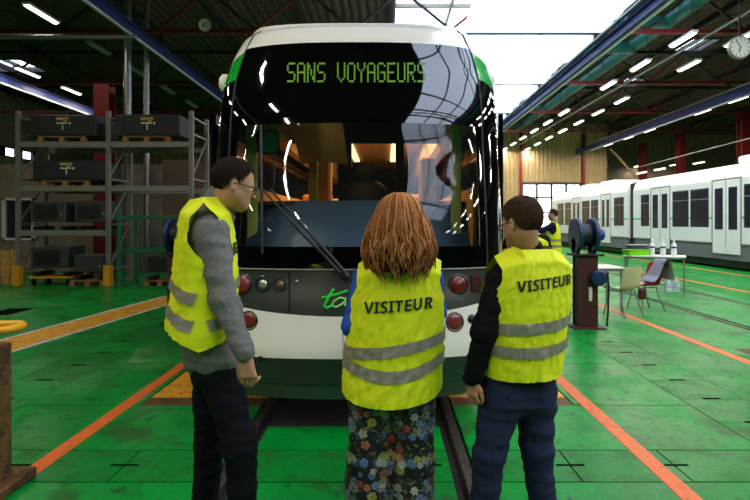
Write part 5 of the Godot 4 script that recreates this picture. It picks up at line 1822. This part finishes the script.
func machine(at: Vector3, w: float, h: float, d: float, label: String, screen := true) -> void:
	var t := thing("cabinet_unit", label, "cabinet", at, "grey equipment cabinets in the rack")
	var st := ST()
	box(st, Vector3(0, h / 2 + 0.1, 0), Vector3(w, h - 0.2, d), Basis.IDENTITY, 0.02)
	part(t, "housing", st, M.machine_grey)
	for x in [-1, 1]:
		st = ST(); box(st, Vector3(x * (w / 2 - 0.08), 0.05, 0), Vector3(0.1, 0.1, d * 0.9)); part(t, "foot", st, M.dark_steel)
	if screen:
		st = ST(); box(st, Vector3(-w * 0.05, h / 2 + 0.1, d / 2 + 0.004), Vector3(w * 0.7, h * 0.5, 0.02), Basis.IDENTITY, 0.006); part(t, "front_panel", st, M.dark_steel)
		for k in 5:
			st = ST(); box(st, Vector3(-w * 0.05, h * (0.34 + 0.08 * k) + 0.05, d / 2 + 0.018), Vector3(w * 0.6, 0.012, 0.012)); part(t, "louvre", st, M.black_plastic)
	st = ST(); lathe(st, Vector3(w * 0.4, h * 0.55, d / 2 + 0.002), Vector3.BACK, [[0.025, 0.0], [0.025, 0.02], [0.0, 0.022]], 12); part(t, "knob", st, M.aluminium)

func storage() -> void:
	var d0 := 13.1
	var d1 := 14.2
	var base := V(-6.8, 0, d0)
	var t := thing("storage_rack", "grey steel pallet rack with two bays of black crates at left", "rack", base)
	var xs := [-8.92, -6.73, -4.72]
	var st: SurfaceTool
	for d in [d0, d1]:
		for x in xs:
			st = ST()
			bx(st, x - 0.05, x + 0.05, 0, 4.24, d - 0.035, d + 0.035)
			var p := part(t, "upright", st, M.grey_steel, base)
			if d == d0:
				st = ST()
				for k in 50: bx(st, x - 0.012, x + 0.012, 0.1 + k * 0.082, 0.13 + k * 0.082, d - 0.038, d - 0.03)
				part(p, "slots", st, M.dark_steel).set_meta("kind", "stuff")
			st = ST(); bx(st, x - 0.09, x + 0.09, 0, 0.012, d - 0.08, d + 0.08); part(t, "foot_plate", st, M.grey_steel, base)
		for q in [[0, 3.43], [1, 3.43], [0, 2.36], [1, 2.36], [0, 1.28]]:
			st = ST()
			bx(st, xs[q[0]] + 0.05, xs[q[0] + 1] - 0.05, q[1] - 0.07, q[1] + 0.07, d - 0.03, d + 0.03, 0.01)
			part(t, "beam", st, M.grey_steel, base)
	for x in xs:
		for y in [0.4, 1.5, 2.6, 3.7, 4.1]:
			st = ST(); bar(st, V(x, y, d0), V(x, y, d1), 0.04, 0.04); part(t, "cross_brace", st, M.grey_steel, base)
		for y in [0.4, 1.5, 2.6]:
			st = ST(); bar(st, V(x, y, d0), V(x, y + 1.1, d1), 0.035, 0.035); part(t, "cross_brace", st, M.grey_steel, base)
	for x in xs:
		st = ST(); bx(st, x - 0.085, x + 0.085, 0.0, 0.5, d0 - 0.1, d0 - 0.06, 0.01); bx(st, x - 0.085, x - 0.06, 0, 0.5, d0 - 0.09, d0 + 0.06); bx(st, x + 0.06, x + 0.085, 0, 0.5, d0 - 0.09, d0 + 0.06)
		part(t, "post_guard", st, M.yellow_steel, base)
	# loads
	for q in [[-7.84, 3.50, 1.66, 0.54, "black crate with an ochre label on the top shelf, left bay", "pallet under the top left crate"], [-5.79, 3.50, 1.62, 0.54, "black crate with paper labels on the top shelf, right bay", "pallet under the top right crate"], [-7.75, 2.43, 1.7, 0.5, "black crate with a green sticker on the middle shelf", "pallet under the crate on the middle shelf"]]:
		pallet(V(q[0] - 0.02, q[1], 13.62), 1.15, 1.1, q[5])
		crate(V(q[0], q[1] + 0.123, 13.62), q[2], q[3], 1.05, q[4], M.label_green if q[1] < 3 else M.label_ochre)
	machine(V(-8.27, 1.35, 13.6), 0.85, 0.7, 0.8, "grey cabinet left of two on the lower shelf")
	machine(V(-7.22, 1.35, 13.6), 0.8, 0.72, 0.8, "grey cabinet right of two on the lower shelf, beside the post")
	machine(V(-8.24, 0.22, 13.6), 0.9, 0.72, 0.8, "grey cabinet on a low trolley under the rack")
	var tr := thing("trolley", "low trolley under a grey cabinet at floor level in the rack", "trolley", V(-8.24, 0, 13.6))
	st = ST(); box(st, Vector3(0, 0.19, 0), Vector3(1.0, 0.05, 0.8), Basis.IDENTITY, 0.01); part(tr, "platform", st, M.yellow_steel)
	for x in [-0.42, 0.42]:
		for z in [-0.32, 0.32]:
			st = ST(); lathe(st, Vector3(x - 0.02, 0.08, z), Vector3.RIGHT, [[0.0, 0.0], [0.08, 0.0], [0.08, 0.04], [0.0, 0.04]], 14, false); bx(st, x - 0.03, x + 0.03, 0.1, 0.17, -z - 0.02, -z + 0.02); part(tr, "castor", st, M.black_plastic)
	pallet(V(-7.28, 0, 13.55), 0.85, 0.85, "pallet on the floor under the rack's left bay")
	machine(V(-7.28, 0.123, 13.55), 0.72, 0.62, 0.7, "dark box on a floor pallet beside the rack's middle post", false)
	# green steel frame standing in the right bay
	var g := thing("steel_frame", "green steel frame standing in the rack's right bay", "frame", V(-5.57, 0, 12.9))
	for x in [-0.8, 0.70]:
		for z in [0.0, -0.9]:
			st = ST(); box(st, Vector3(x, 0.94, z), Vector3(0.07, 1.88, 0.07), Basis.IDENTITY, 0.008); part(g, "post", st, M.green_steel)
	for y in [0.86, 1.66]:
		for z in [0.0, -0.9]:
			st = ST(); box(st, Vector3(-0.05, y, z), Vector3(1.43, 0.08, 0.05), Basis.IDENTITY, 0.008); part(g, "rail", st, M.green_steel)
		for x in [-0.8, 0.70]:
			st = ST(); box(st, Vector3(x, y, -0.45), Vector3(0.05, 0.07, 0.82)); part(g, "rail", st, M.green_steel)
	pallet(V(-5.5, 0, 13.4), 0.75, 0.6, "pallet on the floor inside the green frame")
	machine(V(-5.5, 0.123, 13.4), 0.7, 0.6, 0.55, "dark box on a pallet inside the green frame", true)
	triplanar(mat("pale_wood", Color.WHITE, 0.8, 0.0, {"albedo_texture": picture(256, C(206, 160, 84), [[12, 4, 0.4, 0.8, C(160, 116, 60), 0.8, 45]])}), 1.2)
	# bundle of wooden slats
	var w := thing("slat_bundle", "bundle of upright yellowish wooden slats left of the rack", "timber", V(-9.4, 0, 13.2))
	for k in 12:
		st = ST()
		box(st, Vector3(-0.42 + k * 0.075, 0.44 + 0.02 * sin(k * 2.3), 0.01 * (k % 3)), Vector3(0.06, 0.84, 0.03), Basis(Vector3.FORWARD, 0.01 * sin(k * 1.7)), 0.004)
		part(w, "slat", st, M.pale_wood)
	for y in [0.2, 0.65]:
		st = ST(); box(st, Vector3(0, y, -0.045), Vector3(0.95, 0.07, 0.03)); part(w, "batten", st, M.pallet_wood)
	# rusty cart at the left edge
	var c := thing("tool_cart", "rusty steel cart with a yellow tube handle cut off by the left edge", "cart", V(-2.4, 0, 3.1))
	st = ST(); box(st, Vector3(0.13, 0.45, 0.0), Vector3(0.11, 0.78, 0.2), Basis.IDENTITY, 0.006); part(c, "side_board", st, M.rusty_board)
	st = ST(); box(st, Vector3(-0.17, 0.03, -0.02), Vector3(0.88, 0.06, 0.36), Basis.IDENTITY, 0.008); part(c, "base_plate", st, M.rusty_board)
	st = ST(); box(st, Vector3(-0.5, 0.45, 0.0), Vector3(0.08, 0.78, 0.2), Basis.IDENTITY, 0.006); part(c, "side_board", st, M.rusty_board)
	st = ST()
	var pts := []
	for k in 13:
		var a := -PI / 2 + PI * k / 12.0
		pts.append(Vector3(0.22 + 0.07 * cos(a), 0.945, 0.12 - 0.1 * sin(a) - 0.12))
	pts.push_front(Vector3(-0.5, 0.945, 0.1)); pts.push_back(Vector3(-0.5, 0.945, -0.1))
	tube(st, pts, 0.022, 10)
	part(c, "handle", st, M.yellow_steel)
	for x in [-0.2, 0.08]:
		st = ST(); tube(st, [Vector3(x, 0.82, 0.06), Vector3(x, 0.94, 0.08)], 0.018, 8); part(c, "handle_stay", st, M.yellow_steel)

# ---------------------------------------------------------------- work stations, tables and chairs
func reel_station(x: float, d: float, label: String, side: float) -> void:
	var t := thing("hose_reel_post", label, "reel stand", V(x, 0, d), "reel posts beside the track")
	var st := ST(); box(st, Vector3(0, 0.01, 0), Vector3(0.46, 0.02, 0.44), Basis.IDENTITY, 0.004); part(t, "base_plate", st, M.maroon_steel)
	st = ST()
	box(st, Vector3(0, 0.54, 0.12), Vector3(0.28, 1.04, 0.025)); box(st, Vector3(0, 0.54, -0.12), Vector3(0.28, 1.04, 0.025)); box(st, Vector3(0, 0.54, 0), Vector3(0.025, 1.04, 0.24))
	box(st, Vector3(0.11, 0.54, 0.02), Vector3(0.03, 1.04, 0.2)); box(st, Vector3(-0.11, 0.54, 0.02), Vector3(0.03, 1.04, 0.2))
	part(t, "column", st, M.maroon_steel)
	st = ST(); box(st, Vector3(0, 1.07, 0), Vector3(0.44, 0.03, 0.36), Basis.IDENTITY, 0.006); part(t, "top_plate", st, M.dark_steel)
	for q in [-0.14, 0.1]:
		st = ST(); lathe(st, Vector3(q - 0.03, 1.35, 0), Vector3.RIGHT, [[0.0, 0.0], [0.25, 0.0], [0.262, 0.015], [0.262, 0.05], [0.25, 0.065], [0.0, 0.065]], 28, false); bx(st, q - 0.03, q + 0.035, 1.08, 1.3, -0.08, 0.08); part(t, "reel_flange", st, M.blue_machine)
	st = ST(); lathe(st, Vector3(-0.11, 1.35, 0), Vector3.RIGHT, [[0.16, 0.0], [0.175, 0.03], [0.16, 0.06], [0.175, 0.09], [0.16, 0.12], [0.175, 0.15], [0.16, 0.18]], 24); part(t, "wound_cable", st, M.black_plastic)
	st = ST(); lathe(st, Vector3(0.13, 1.36, 0), Vector3.RIGHT, [[0.0, 0.0], [0.085, 0.0], [0.085, 0.12], [0.07, 0.14], [0.0, 0.14]], 18, false); part(t, "motor", st, M.bright_blue)
	st = ST(); lathe(st, Vector3(side * 0.13, 0.74, 0.14), Vector3.BACK, [[0.0, 0.0], [0.105, 0.0], [0.115, 0.02], [0.115, 0.07], [0.095, 0.09], [0.04, 0.095], [0.0, 0.095]], 24, false); part(t, "small_reel", st, M.blue_machine)
	st = ST()
	tube(st, [Vector3(side * 0.25, 0.82, 0.2), Vector3(side * 0.27, 0.6, 0.2), Vector3(side * 0.26, 0.3, 0.2), Vector3(side * 0.25, 0.04, 0.18)], 0.014, 8)
	part(t, "cable", st, M.black_plastic)
	st = ST(); box(st, Vector3(side * 0.02, 0.5, 0.15), Vector3(0.05, 0.2, 0.03), Basis.IDENTITY, 0.006); part(t, "hook", st, M.paper)

func table(at: Vector3, turn: float, w: float, d: float, h: float, label: String) -> void:
	var t := thing("work_table", label, "table", at, "white work tables")
	t.rotation.y = turn
	var st := ST(); box(st, Vector3(0, h - 0.015, 0), Vector3(w, 0.03, d), Basis.IDENTITY, 0.005); part(t, "table_top", st, M.white_plastic)
	for z in [-1, 1]:
		st = ST(); box(st, Vector3(0, h - 0.05, z * (d / 2 - 0.04)), Vector3(w - 0.06, 0.04, 0.03)); part(t, "apron", st, M.galvanised)
		for x in [-1, 1]:
			st = ST(); box(st, Vector3(x * (w / 2 - 0.04), (h - 0.03) / 2, z * (d / 2 - 0.04)), Vector3(0.035, h - 0.03, 0.035)); part(t, "leg", st, M.galvanised)

func chair(at: Vector3, turn: float, m: Material, label: String) -> void:
	var t := thing("shell_chair", label, "chair", at, "plastic shell chairs")
	t.rotation.y = turn
	var prof := [[0.0, 0.215, 0.425], [0.12, 0.19, 0.445], [0.35, 0.02, 0.43], [0.5, -0.12, 0.44], [0.58, -0.185, 0.475], [0.68, -0.215, 0.56], [0.85, -0.25, 0.72], [1.0, -0.275, 0.83]]
	var st := ST()
	for face_k in [0, 1]:
		grid(st, func(u: float, v: float) -> Vector3:
			var a := u * 2.0 - 1.0
			var z := 0.0
			var y := 0.0
			for k in prof.size() - 1:
				if v <= prof[k + 1][0] + 1e-5:
					var w: float = (v - prof[k][0]) / (prof[k + 1][0] - prof[k][0])
					z = lerpf(prof[k][1], prof[k + 1][1], w); y = lerpf(prof[k][2], prof[k + 1][2], w)
					break
			var hw := 0.215 * (1.0 - 0.25 * pow(maxf(0.0, (v - 0.8) / 0.2), 3.0) - 0.1 * pow(maxf(0.0, 1.0 - v / 0.12), 2.0))
			var back := smoothstep(0.45, 0.62, v)
			return Vector3(a * hw, y + (1.0 - back) * 0.035 * a * a - (0.006 * face_k) * (1.0 - back), z + back * 0.06 * a * a - 0.006 * face_k * back), 12, 24, face_k == 0)
	part(t, "shell", st, m)
	for x in [-1, 1]:
		for z in [[0.13, 0.2], [-0.12, -0.24]]:
			st = ST(); tube(st, [Vector3(x * 0.15, 0.425, z[0]), Vector3(x * 0.17, 0.3, z[0] * 1.1), Vector3(x * 0.22, 0.0, z[1])], 0.011, 8); part(t, "leg", st, M.galvanised)
		st = ST(); tube(st, [Vector3(x * 0.15, 0.415, 0.14), Vector3(x * 0.15, 0.415, -0.13)], 0.01, 8); part(t, "seat_rail", st, M.galvanised)

func bottle(at: Vector3, label: String) -> void:
	var t := thing("bottle", label, "bottle", at, "white bottles on the work table")
	var st := ST(); lathe(st, Vector3.ZERO, Vector3.UP, [[0.0, 0.0], [0.05, 0.0], [0.055, 0.01], [0.055, 0.21], [0.045, 0.26], [0.022, 0.29], [0.02, 0.32]], 18); part(t, "body", st, M.white_plastic)
	st = ST(); lathe(st, Vector3(0, 0.315, 0), Vector3.UP, [[0.024, 0.0], [0.024, 0.03], [0.012, 0.06], [0.0, 0.06]], 14, false); part(t, "cap", st, M.white_plastic)
	st = ST(); lathe(st, Vector3(0, 0.17, 0), Vector3.UP, [[0.0558, 0.0], [0.0558, 0.035]], 18); part(t, "band", st, M.blue_machine)

func workstations() -> void:
	reel_station(2.95, 8.0, "dark red post topped by a blue cable reel, beside the white table", 1.0)
	reel_station(-3.2, 8.37, "dark red post topped by a blue cable reel, behind the man at left", 1.0)
	var e := Vector2(0.874, -0.485)
	var p := Vector2(0.485, 0.874)
	var corner := Vector2(5.35, 12.2)
	var c := corner + e * 0.625 + p * 0.325
	table(V(c.x, 0, c.y), -atan2(0.485, 0.874), 1.25, 0.65, 0.8, "white work table carrying bottles and a green tray")
	table(V(3.55, 0, 9.85), 0.0, 1.3, 0.7, 0.75, "white work table behind the reel post, by the cream chair")
	chair(V(3.92, 0, 8.95), -PI * 0.86, M.cream_shell, "cream plastic shell chair on chrome legs beside the reel post")
	chair(V(4.55, 0, 9.5), -PI / 2 + 0.15, M.red_shell, "red plastic shell chair with a grey jacket over its back")
	chair(V(3.08, 0, 10.7), PI, M.white_plastic, "white plastic chair half hidden behind the reel post")
	# jacket over the red chair
	var j := thing("jacket", "pale grey jacket draped over the back of the red chair", "jacket", V(4.55, 0.45, 9.5))
	var sh := ST()
	for lay in [0.0, 0.018]:
		grid(sh, func(u: float, v: float) -> Vector3:
			var prof := [[0.0, 0.02, 0.05], [0.2, 0.12, 0.13], [0.45, 0.21, 0.33], [0.55, 0.25, 0.43], [0.63, 0.31, 0.43], [0.72, 0.35, 0.33], [1.0, 0.37, 0.1]]
			var x := 0.0
			var y := 0.0
			for k in prof.size() - 1:
				if v <= prof[k + 1][0] + 1e-5:
					var w: float = (v - prof[k][0]) / (prof[k + 1][0] - prof[k][0])
					x = lerpf(prof[k][1], prof[k + 1][1], w); y = lerpf(prof[k][2], prof[k + 1][2], w)
					break
			var z := (u - 0.5) * (0.5 - 0.12 * sin(v * PI))
			var n1 := fold.get_noise_3d(u * 4.0, v * 5.0, 3.0)
			var n2 := fold.get_noise_3d(u * 9.0, v * 9.0, 8.0)
			return Vector3(x + 0.045 * n1 + 0.02 * n2 + lay * 0.5, y + 0.03 * n1 + 0.025 * n2 + lay, z + 0.04 * n2), 26, 26, lay == 0.0)
	part(j, "cloth", sh, cloth_mat("jacket_cloth", C(176, 176, 190), 6.0, 0.06))
	var st := ST(); tube(st, [Vector3(0.24, 0.38, 0.18), Vector3(0.3, 0.37, 0.15), Vector3(0.33, 0.33, 0.1)], [0.02, 0.04, 0.02], 8); part(j, "lining", st, M.black_plastic)
	var b := thing("shoulder_bag", "small dark red bag hanging at the side of the red chair", "bag", V(4.36, 0.22, 9.2))
	st = ST(); box(st, Vector3(0, 0.11, 0), Vector3(0.16, 0.2, 0.07), Basis(Vector3.UP, 0.4), 0.025); part(b, "pouch", st, M.maroon_steel)
	st = ST(); tube(st, [Vector3(-0.06, 0.2, 0), Vector3(-0.03, 0.25, 0.0), Vector3(0.03, 0.25, 0.0), Vector3(0.06, 0.2, 0)], 0.008, 6); part(b, "strap", st, M.maroon_steel)
	bottle(V(5.98, 0.8, 12.14), "white squeeze bottle on the table, leftmost of three")
	bottle(V(6.17, 0.8, 12.03), "white squeeze bottle on the table, middle of three")
	bottle(V(6.36, 0.8, 11.93), "white squeeze bottle on the table, rightmost of three")
	var tr := thing("tray", "bright green plastic tray at the table's far end", "tray", V(5.67, 0.8, 12.26))
	st = ST()
	box(st, Vector3(0, 0.008, 0), Vector3(0.44, 0.016, 0.28))
	for s in [-1, 1]:
		box(st, Vector3(0, 0.06, s * 0.14), Vector3(0.46, 0.11, 0.016)); box(st, Vector3(s * 0.22, 0.06, 0), Vector3(0.016, 0.11, 0.28))
	part(tr, "tub", st, M.lime_plastic)
	st = ST()
	for s in [-1, 1]: box(st, Vector3(0, 0.118, s * 0.15), Vector3(0.5, 0.014, 0.03)); box(st, Vector3(s * 0.235, 0.118, 0), Vector3(0.03, 0.014, 0.3))
	part(tr, "rim", st, M.lime_plastic)
	var bxm := thing("storage_box", "grey plastic box with a lid behind the green tray", "box", V(5.83, 0.8, 12.56))
	st = ST(); box(st, Vector3(0, 0.1, 0), Vector3(0.4, 0.2, 0.26), Basis.IDENTITY, 0.02); part(bxm, "body", st, M.machine_grey)
	st = ST(); box(st, Vector3(0, 0.215, 0), Vector3(0.43, 0.03, 0.29), Basis.IDENTITY, 0.01); part(bxm, "lid", st, mat("lid_grey", C(130, 134, 142), 0.5))
	for k in 2:
		var wb := thing("water_bottle", ["clear plastic water jug under the table, left one", "clear plastic water jug under the table, right one"][k], "bottle", V(6.24 + k * 0.17, 0, 11.95), "clear jugs under the table")
		st = ST(); lathe(st, Vector3.ZERO, Vector3.UP, [[0.0, 0.0], [0.075, 0.0], [0.08, 0.01], [0.08, 0.1], [0.076, 0.105], [0.08, 0.11], [0.08, 0.2], [0.06, 0.26], [0.02, 0.29], [0.02, 0.31]], 18); part(wb, "body", st, M.clear_plastic)
		st = ST(); lathe(st, Vector3(0, 0.3, 0), Vector3.UP, [[0.024, 0.0], [0.024, 0.03], [0.0, 0.03]], 12, false); part(wb, "cap", st, M.white_plastic)
		st = ST(); lathe(st, Vector3(0, 0.12, 0), Vector3.UP, [[0.0808, 0.0], [0.0808, 0.06]], 18); part(wb, "label_band", st, mat("band_pale", C(196, 210, 226), 0.5))

# ---------------------------------------------------------------- lamps, ducts, clock, columns
var row_count := {}
const NTH := ["first", "second", "third", "fourth", "fifth", "sixth", "seventh", "eighth", "ninth", "tenth", "eleventh", "twelfth", "thirteenth", "fourteenth", "fifteenth", "sixteenth", "seventeenth", "eighteenth", "nineteenth", "twentieth"]
func tube_lamp(at: Vector3, lit: bool, label: String, group: String, energy: float) -> void:
	var nth: int = row_count.get(group, 0)
	row_count[group] = nth + 1
	label += ", %s from the far end" % NTH[nth]
	var t := thing("tube_light", label, "lamp", at, group)
	var st := ST(); box(st, Vector3(0, 0.05, 0), Vector3(0.2, 0.07, 1.34), Basis.IDENTITY, 0.012); part(t, "housing", st, M.white_plastic if lit else M.grey_steel)
	st = ST(); tube(st, [Vector3(0, 0.0, -0.6), Vector3(0, 0.0, 0.6)], 0.075, 10, true, Vector3(1, 0.4, 1)); part(t, "tube", st, M.tube_glow if lit else M.unlit_tube)
	st = ST()
	var top: float = DK + 0.01 - at.y
	for z in [-0.5, 0.5]:
		st = ST(); tube(st, [Vector3(0, 0.08, z), Vector3(0, top, z)], 0.012, 6); part(t, "hanger_rod", st, M.dark_steel)
	if lit:
		var l := AreaLight3D.new()
		l.name = "lamp_light"
		l.area_size = Vector2(0.14, 1.2)
		l.light_color = C(255, 246, 228)
		l.light_energy = energy
		l.area_range = 60.0
		l.shadow_enabled = true
		l.rotation.x = -PI / 2
		l.position = Vector3(0, -0.045, 0)
		t.add_child(l)

const LAMP := 7.0
func hall_details() -> void:
	for kk in 19:
		var k := 9 - kk
		var d := 16.2 + 2.7 * k
		if k != 3 and k != -1 and k != 10: tube_lamp(V(8.9, LAMP, d), true, "lit tube in the long row by the teal duct", "tubes beside the teal duct", LE)
		if k != 2 and k != -1: tube_lamp(V(10.6, LAMP, d), true, "lit tube in the row above the train aisle", "tubes above the train aisle", LE * 1.6)
	for d in [38.2, 35.0, 32.2, 26.8, 24.1, 8.0, 2.0]: tube_lamp(V(15.7, LAMP, d), true, "lit fluorescent tube in the row above the white train", "tubes above the train", LE * 1.6)
	for q in [[21.0, 6.2, 45.0], [23.5, 6.2, 44.0], [22.0, 5.7, 38.0], [18.0, 5.0, 38.0], [18.0, 5.0, 35.5], [24.5, 6.3, 30.0]]: tube_lamp(V(q[0], q[1], q[2]), true, "lit fluorescent tube hung low beyond the white train", "low tubes beyond the train", LE * 0.6)
	for d in [14.2, 8.8, 6.1, 3.4, 0.7, -2.0, -4.7, -7.4]: tube_lamp(V(-9.05, LAMP, d), true, "lit tube in the row left of the tram", "lit tubes left of the tram", LE * 0.5)
	for d in [25.1, 22.4, 19.7, 17.0]: tube_lamp(V(-9.05, LAMP, d), false, "unlit fluorescent tube above the storage rack", "unlit tubes above the rack", LE)
	for d in [28.0, 25.2, 22.5, 19.75]: tube_lamp(V(-13.1, LAMP, d), true, "lit fluorescent tube at far left above the beige wall", "lit tubes at far left", LE * 1.3)
	for d in [3.4, 0.7, -2.0, -4.7, -7.4]: tube_lamp(V(-4.2, LAMP, d), true, "lit tube above the visitors, mirrored in the windscreen", "tubes over the visitors", LE * 1.4)
	# teal ducts
	var t := thing("air_duct", "long teal air duct running back under the right-hand roof", "duct", V(9.35, 8.15, 20))
	var st := ST(); tube(st, [V(9.25, 8.15, -10), V(9.25, 8.15, 39)], 0.24, 16); part(t, "main_duct", st, M.teal_duct, V(9.35, 8.15, 20))
	for d in [17.6, 20.2, 31.0]:
		st = ST(); tube(st, [V(9.3, 8.05, d), V(7.2, 8.05, d), V(6.85, 8.02, d), V(6.75, 7.8, d)], 0.2, 14); part(t, "branch_duct", st, M.teal_duct, V(9.35, 8.15, 20))
	for k in 12:
		st = ST(); lathe(st, V(9.25, 8.15, -8.0 + k * 4.0), Vector3.BACK, [[0.24, 0.0], [0.26, 0.0], [0.26, 0.06], [0.24, 0.06]], 16, false); part(t, "collar", st, M.teal_duct, V(9.35, 8.15, 20))
	# conduits
	var cn := ["pale conduit running back between two rows of lit tubes", "pale conduit running back above the white train", "thin conduit crossing the dark roof at upper left"]
	var cl := [[V(9.75, 7.2, -8), V(9.75, 7.2, 40)], [V(17.2, 5.9, 6), V(17.2, 5.2, 40.5)], [V(-21, 6.14, 13.4), V(-6.2, 6.14, 13.4)]]
	for k in 3:
		st = ST(); tube(st, cl[k], 0.035 if k != 2 else 0.06, 8)
		tag(part(self, numbered("conduit"), st, M.galvanised), cn[k], "conduit")
	# round clock
	var ck := thing("hall_clock", "round white clock hung from the roof at upper right", "clock", PX(739.5, 47.5, 14.7))
	st = ST(); lathe(st, Vector3(0, 0, -0.07), Vector3.BACK, [[0.0, 0.0], [0.3, 0.0], [0.315, 0.03], [0.315, 0.11], [0.295, 0.13], [0.28, 0.12]], 36, false); part(ck, "case", st, M.grey_steel)
	st = ST(); lathe(st, Vector3(0, 0, 0.045), Vector3.BACK, [[0.285, 0.0], [0.0, 0.001]], 36, false); part(ck, "dial", st, M.white_plastic)
	for k in 12:
		var a := TAU * k / 12
		st = ST(); box(st, Vector3(sin(a) * 0.235, cos(a) * 0.235, 0.05), Vector3(0.016, 0.05, 0.006), Basis(Vector3.FORWARD, a)); part(ck, "hour_mark", st, M.black_plastic)
	for q in [[-0.62, 0.22, 0.02], [PI + 0.35, 0.15, 0.026]]:
		st = ST(); box(st, Vector3(sin(q[0]) * q[1] / 2, cos(q[0]) * q[1] / 2, 0.057), Vector3(q[2], q[1], 0.006), Basis(Vector3.FORWARD, q[0])); part(ck, "hand", st, M.black_plastic)
	st = ST(); tube(st, [Vector3(0, 0.3, -0.01), Vector3(0, DK + 0.01 - ck.position.y, -0.01)], 0.02, 8); part(ck, "drop_rod", st, M.dark_steel)
	# horn loudspeaker on the truss
	var sp := thing("horn_speaker", "beige horn loudspeaker hung on the red truss left of the tram", "loudspeaker", PX(203, 24, 16.45))
	var ax := Vector3(0.55, -0.45, 0.7).normalized()
	st = ST(); lathe(st, -ax * 0.22, ax, [[0.0, 0.0], [0.07, 0.0], [0.08, 0.1], [0.09, 0.2], [0.15, 0.34], [0.19, 0.4], [0.17, 0.39], [0.05, 0.2], [0.0, 0.2]], 20); part(sp, "horn", st, M.cream_shell)
	st = ST(); tube(st, [Vector3.ZERO, V(0, CH, 16.52) * Vector3(0, 1, 1) + Vector3(sp.position.x, 0, 0) - sp.position], 0.02, 8); part(sp, "bracket", st, M.dark_steel)
	# columns
	var kl := ["red steel column behind the white train, nearest the right edge", "red steel column behind the white train, middle of three", "red steel column behind the white train, nearest the end wall", "red steel column rising behind the storage rack"]
	var kp := [[19.0, 28.7], [19.0, 34.8], [19.0, 40.0], [-8.65, 16.6]]
	for k in 4:
		var x: float = kp[k][0]
		var d: float = kp[k][1]
		var col := thing("steel_column", kl[k], "column", V(x, 0, d), "red steel columns")
		st = ST()
		var hh := CH - 0.06 if k < 3 else 5.75
		box(st, Vector3(0, hh / 2, 0.2), Vector3(0.46, hh, 0.03)); box(st, Vector3(0, hh / 2, -0.2), Vector3(0.46, hh, 0.03)); box(st, Vector3(0, hh / 2, 0), Vector3(0.03, hh, 0.4))
		part(col, "shaft", st, M.red_steel)
		st = ST(); box(st, Vector3(0, 0.015, 0), Vector3(0.7, 0.03, 0.6)); part(col, "base_plate", st, M.red_steel)
		if k == 2:
			st = ST(); bar(st, Vector3(-0.2, 4.6, 0), Vector3(-2.4, 7.0, 0), 0.12, 0.12); part(col, "brace", st, M.beige_cladding)
	# flue pipes behind the rack
	for k in 2:
		var f := thing("flue_pipe", ["bright metal flue pipe rising behind the rack, left of two", "bright metal flue pipe rising behind the rack, right of two"][k], "pipe", V([-7.75, -7.36][k], 0, [16.2, 16.6][k]), "metal flue pipes")
		st = ST(); tube(st, [Vector3(0, 0, 0), Vector3(0, DK - 0.02, 0)], 0.11 - 0.03 * k, 16); part(f, "pipe", st, M.galvanised)
		for y in [1.5, 3.5, 5.2, 6.8]:
			st = ST(); lathe(st, Vector3(0, y, 0), Vector3.UP, [[0.1 - 0.03 * k, 0.0], [0.125 - 0.03 * k, 0.0], [0.125 - 0.03 * k, 0.05], [0.1 - 0.03 * k, 0.05]], 16, false); part(f, "band", st, M.galvanised)
const LE := 7.0
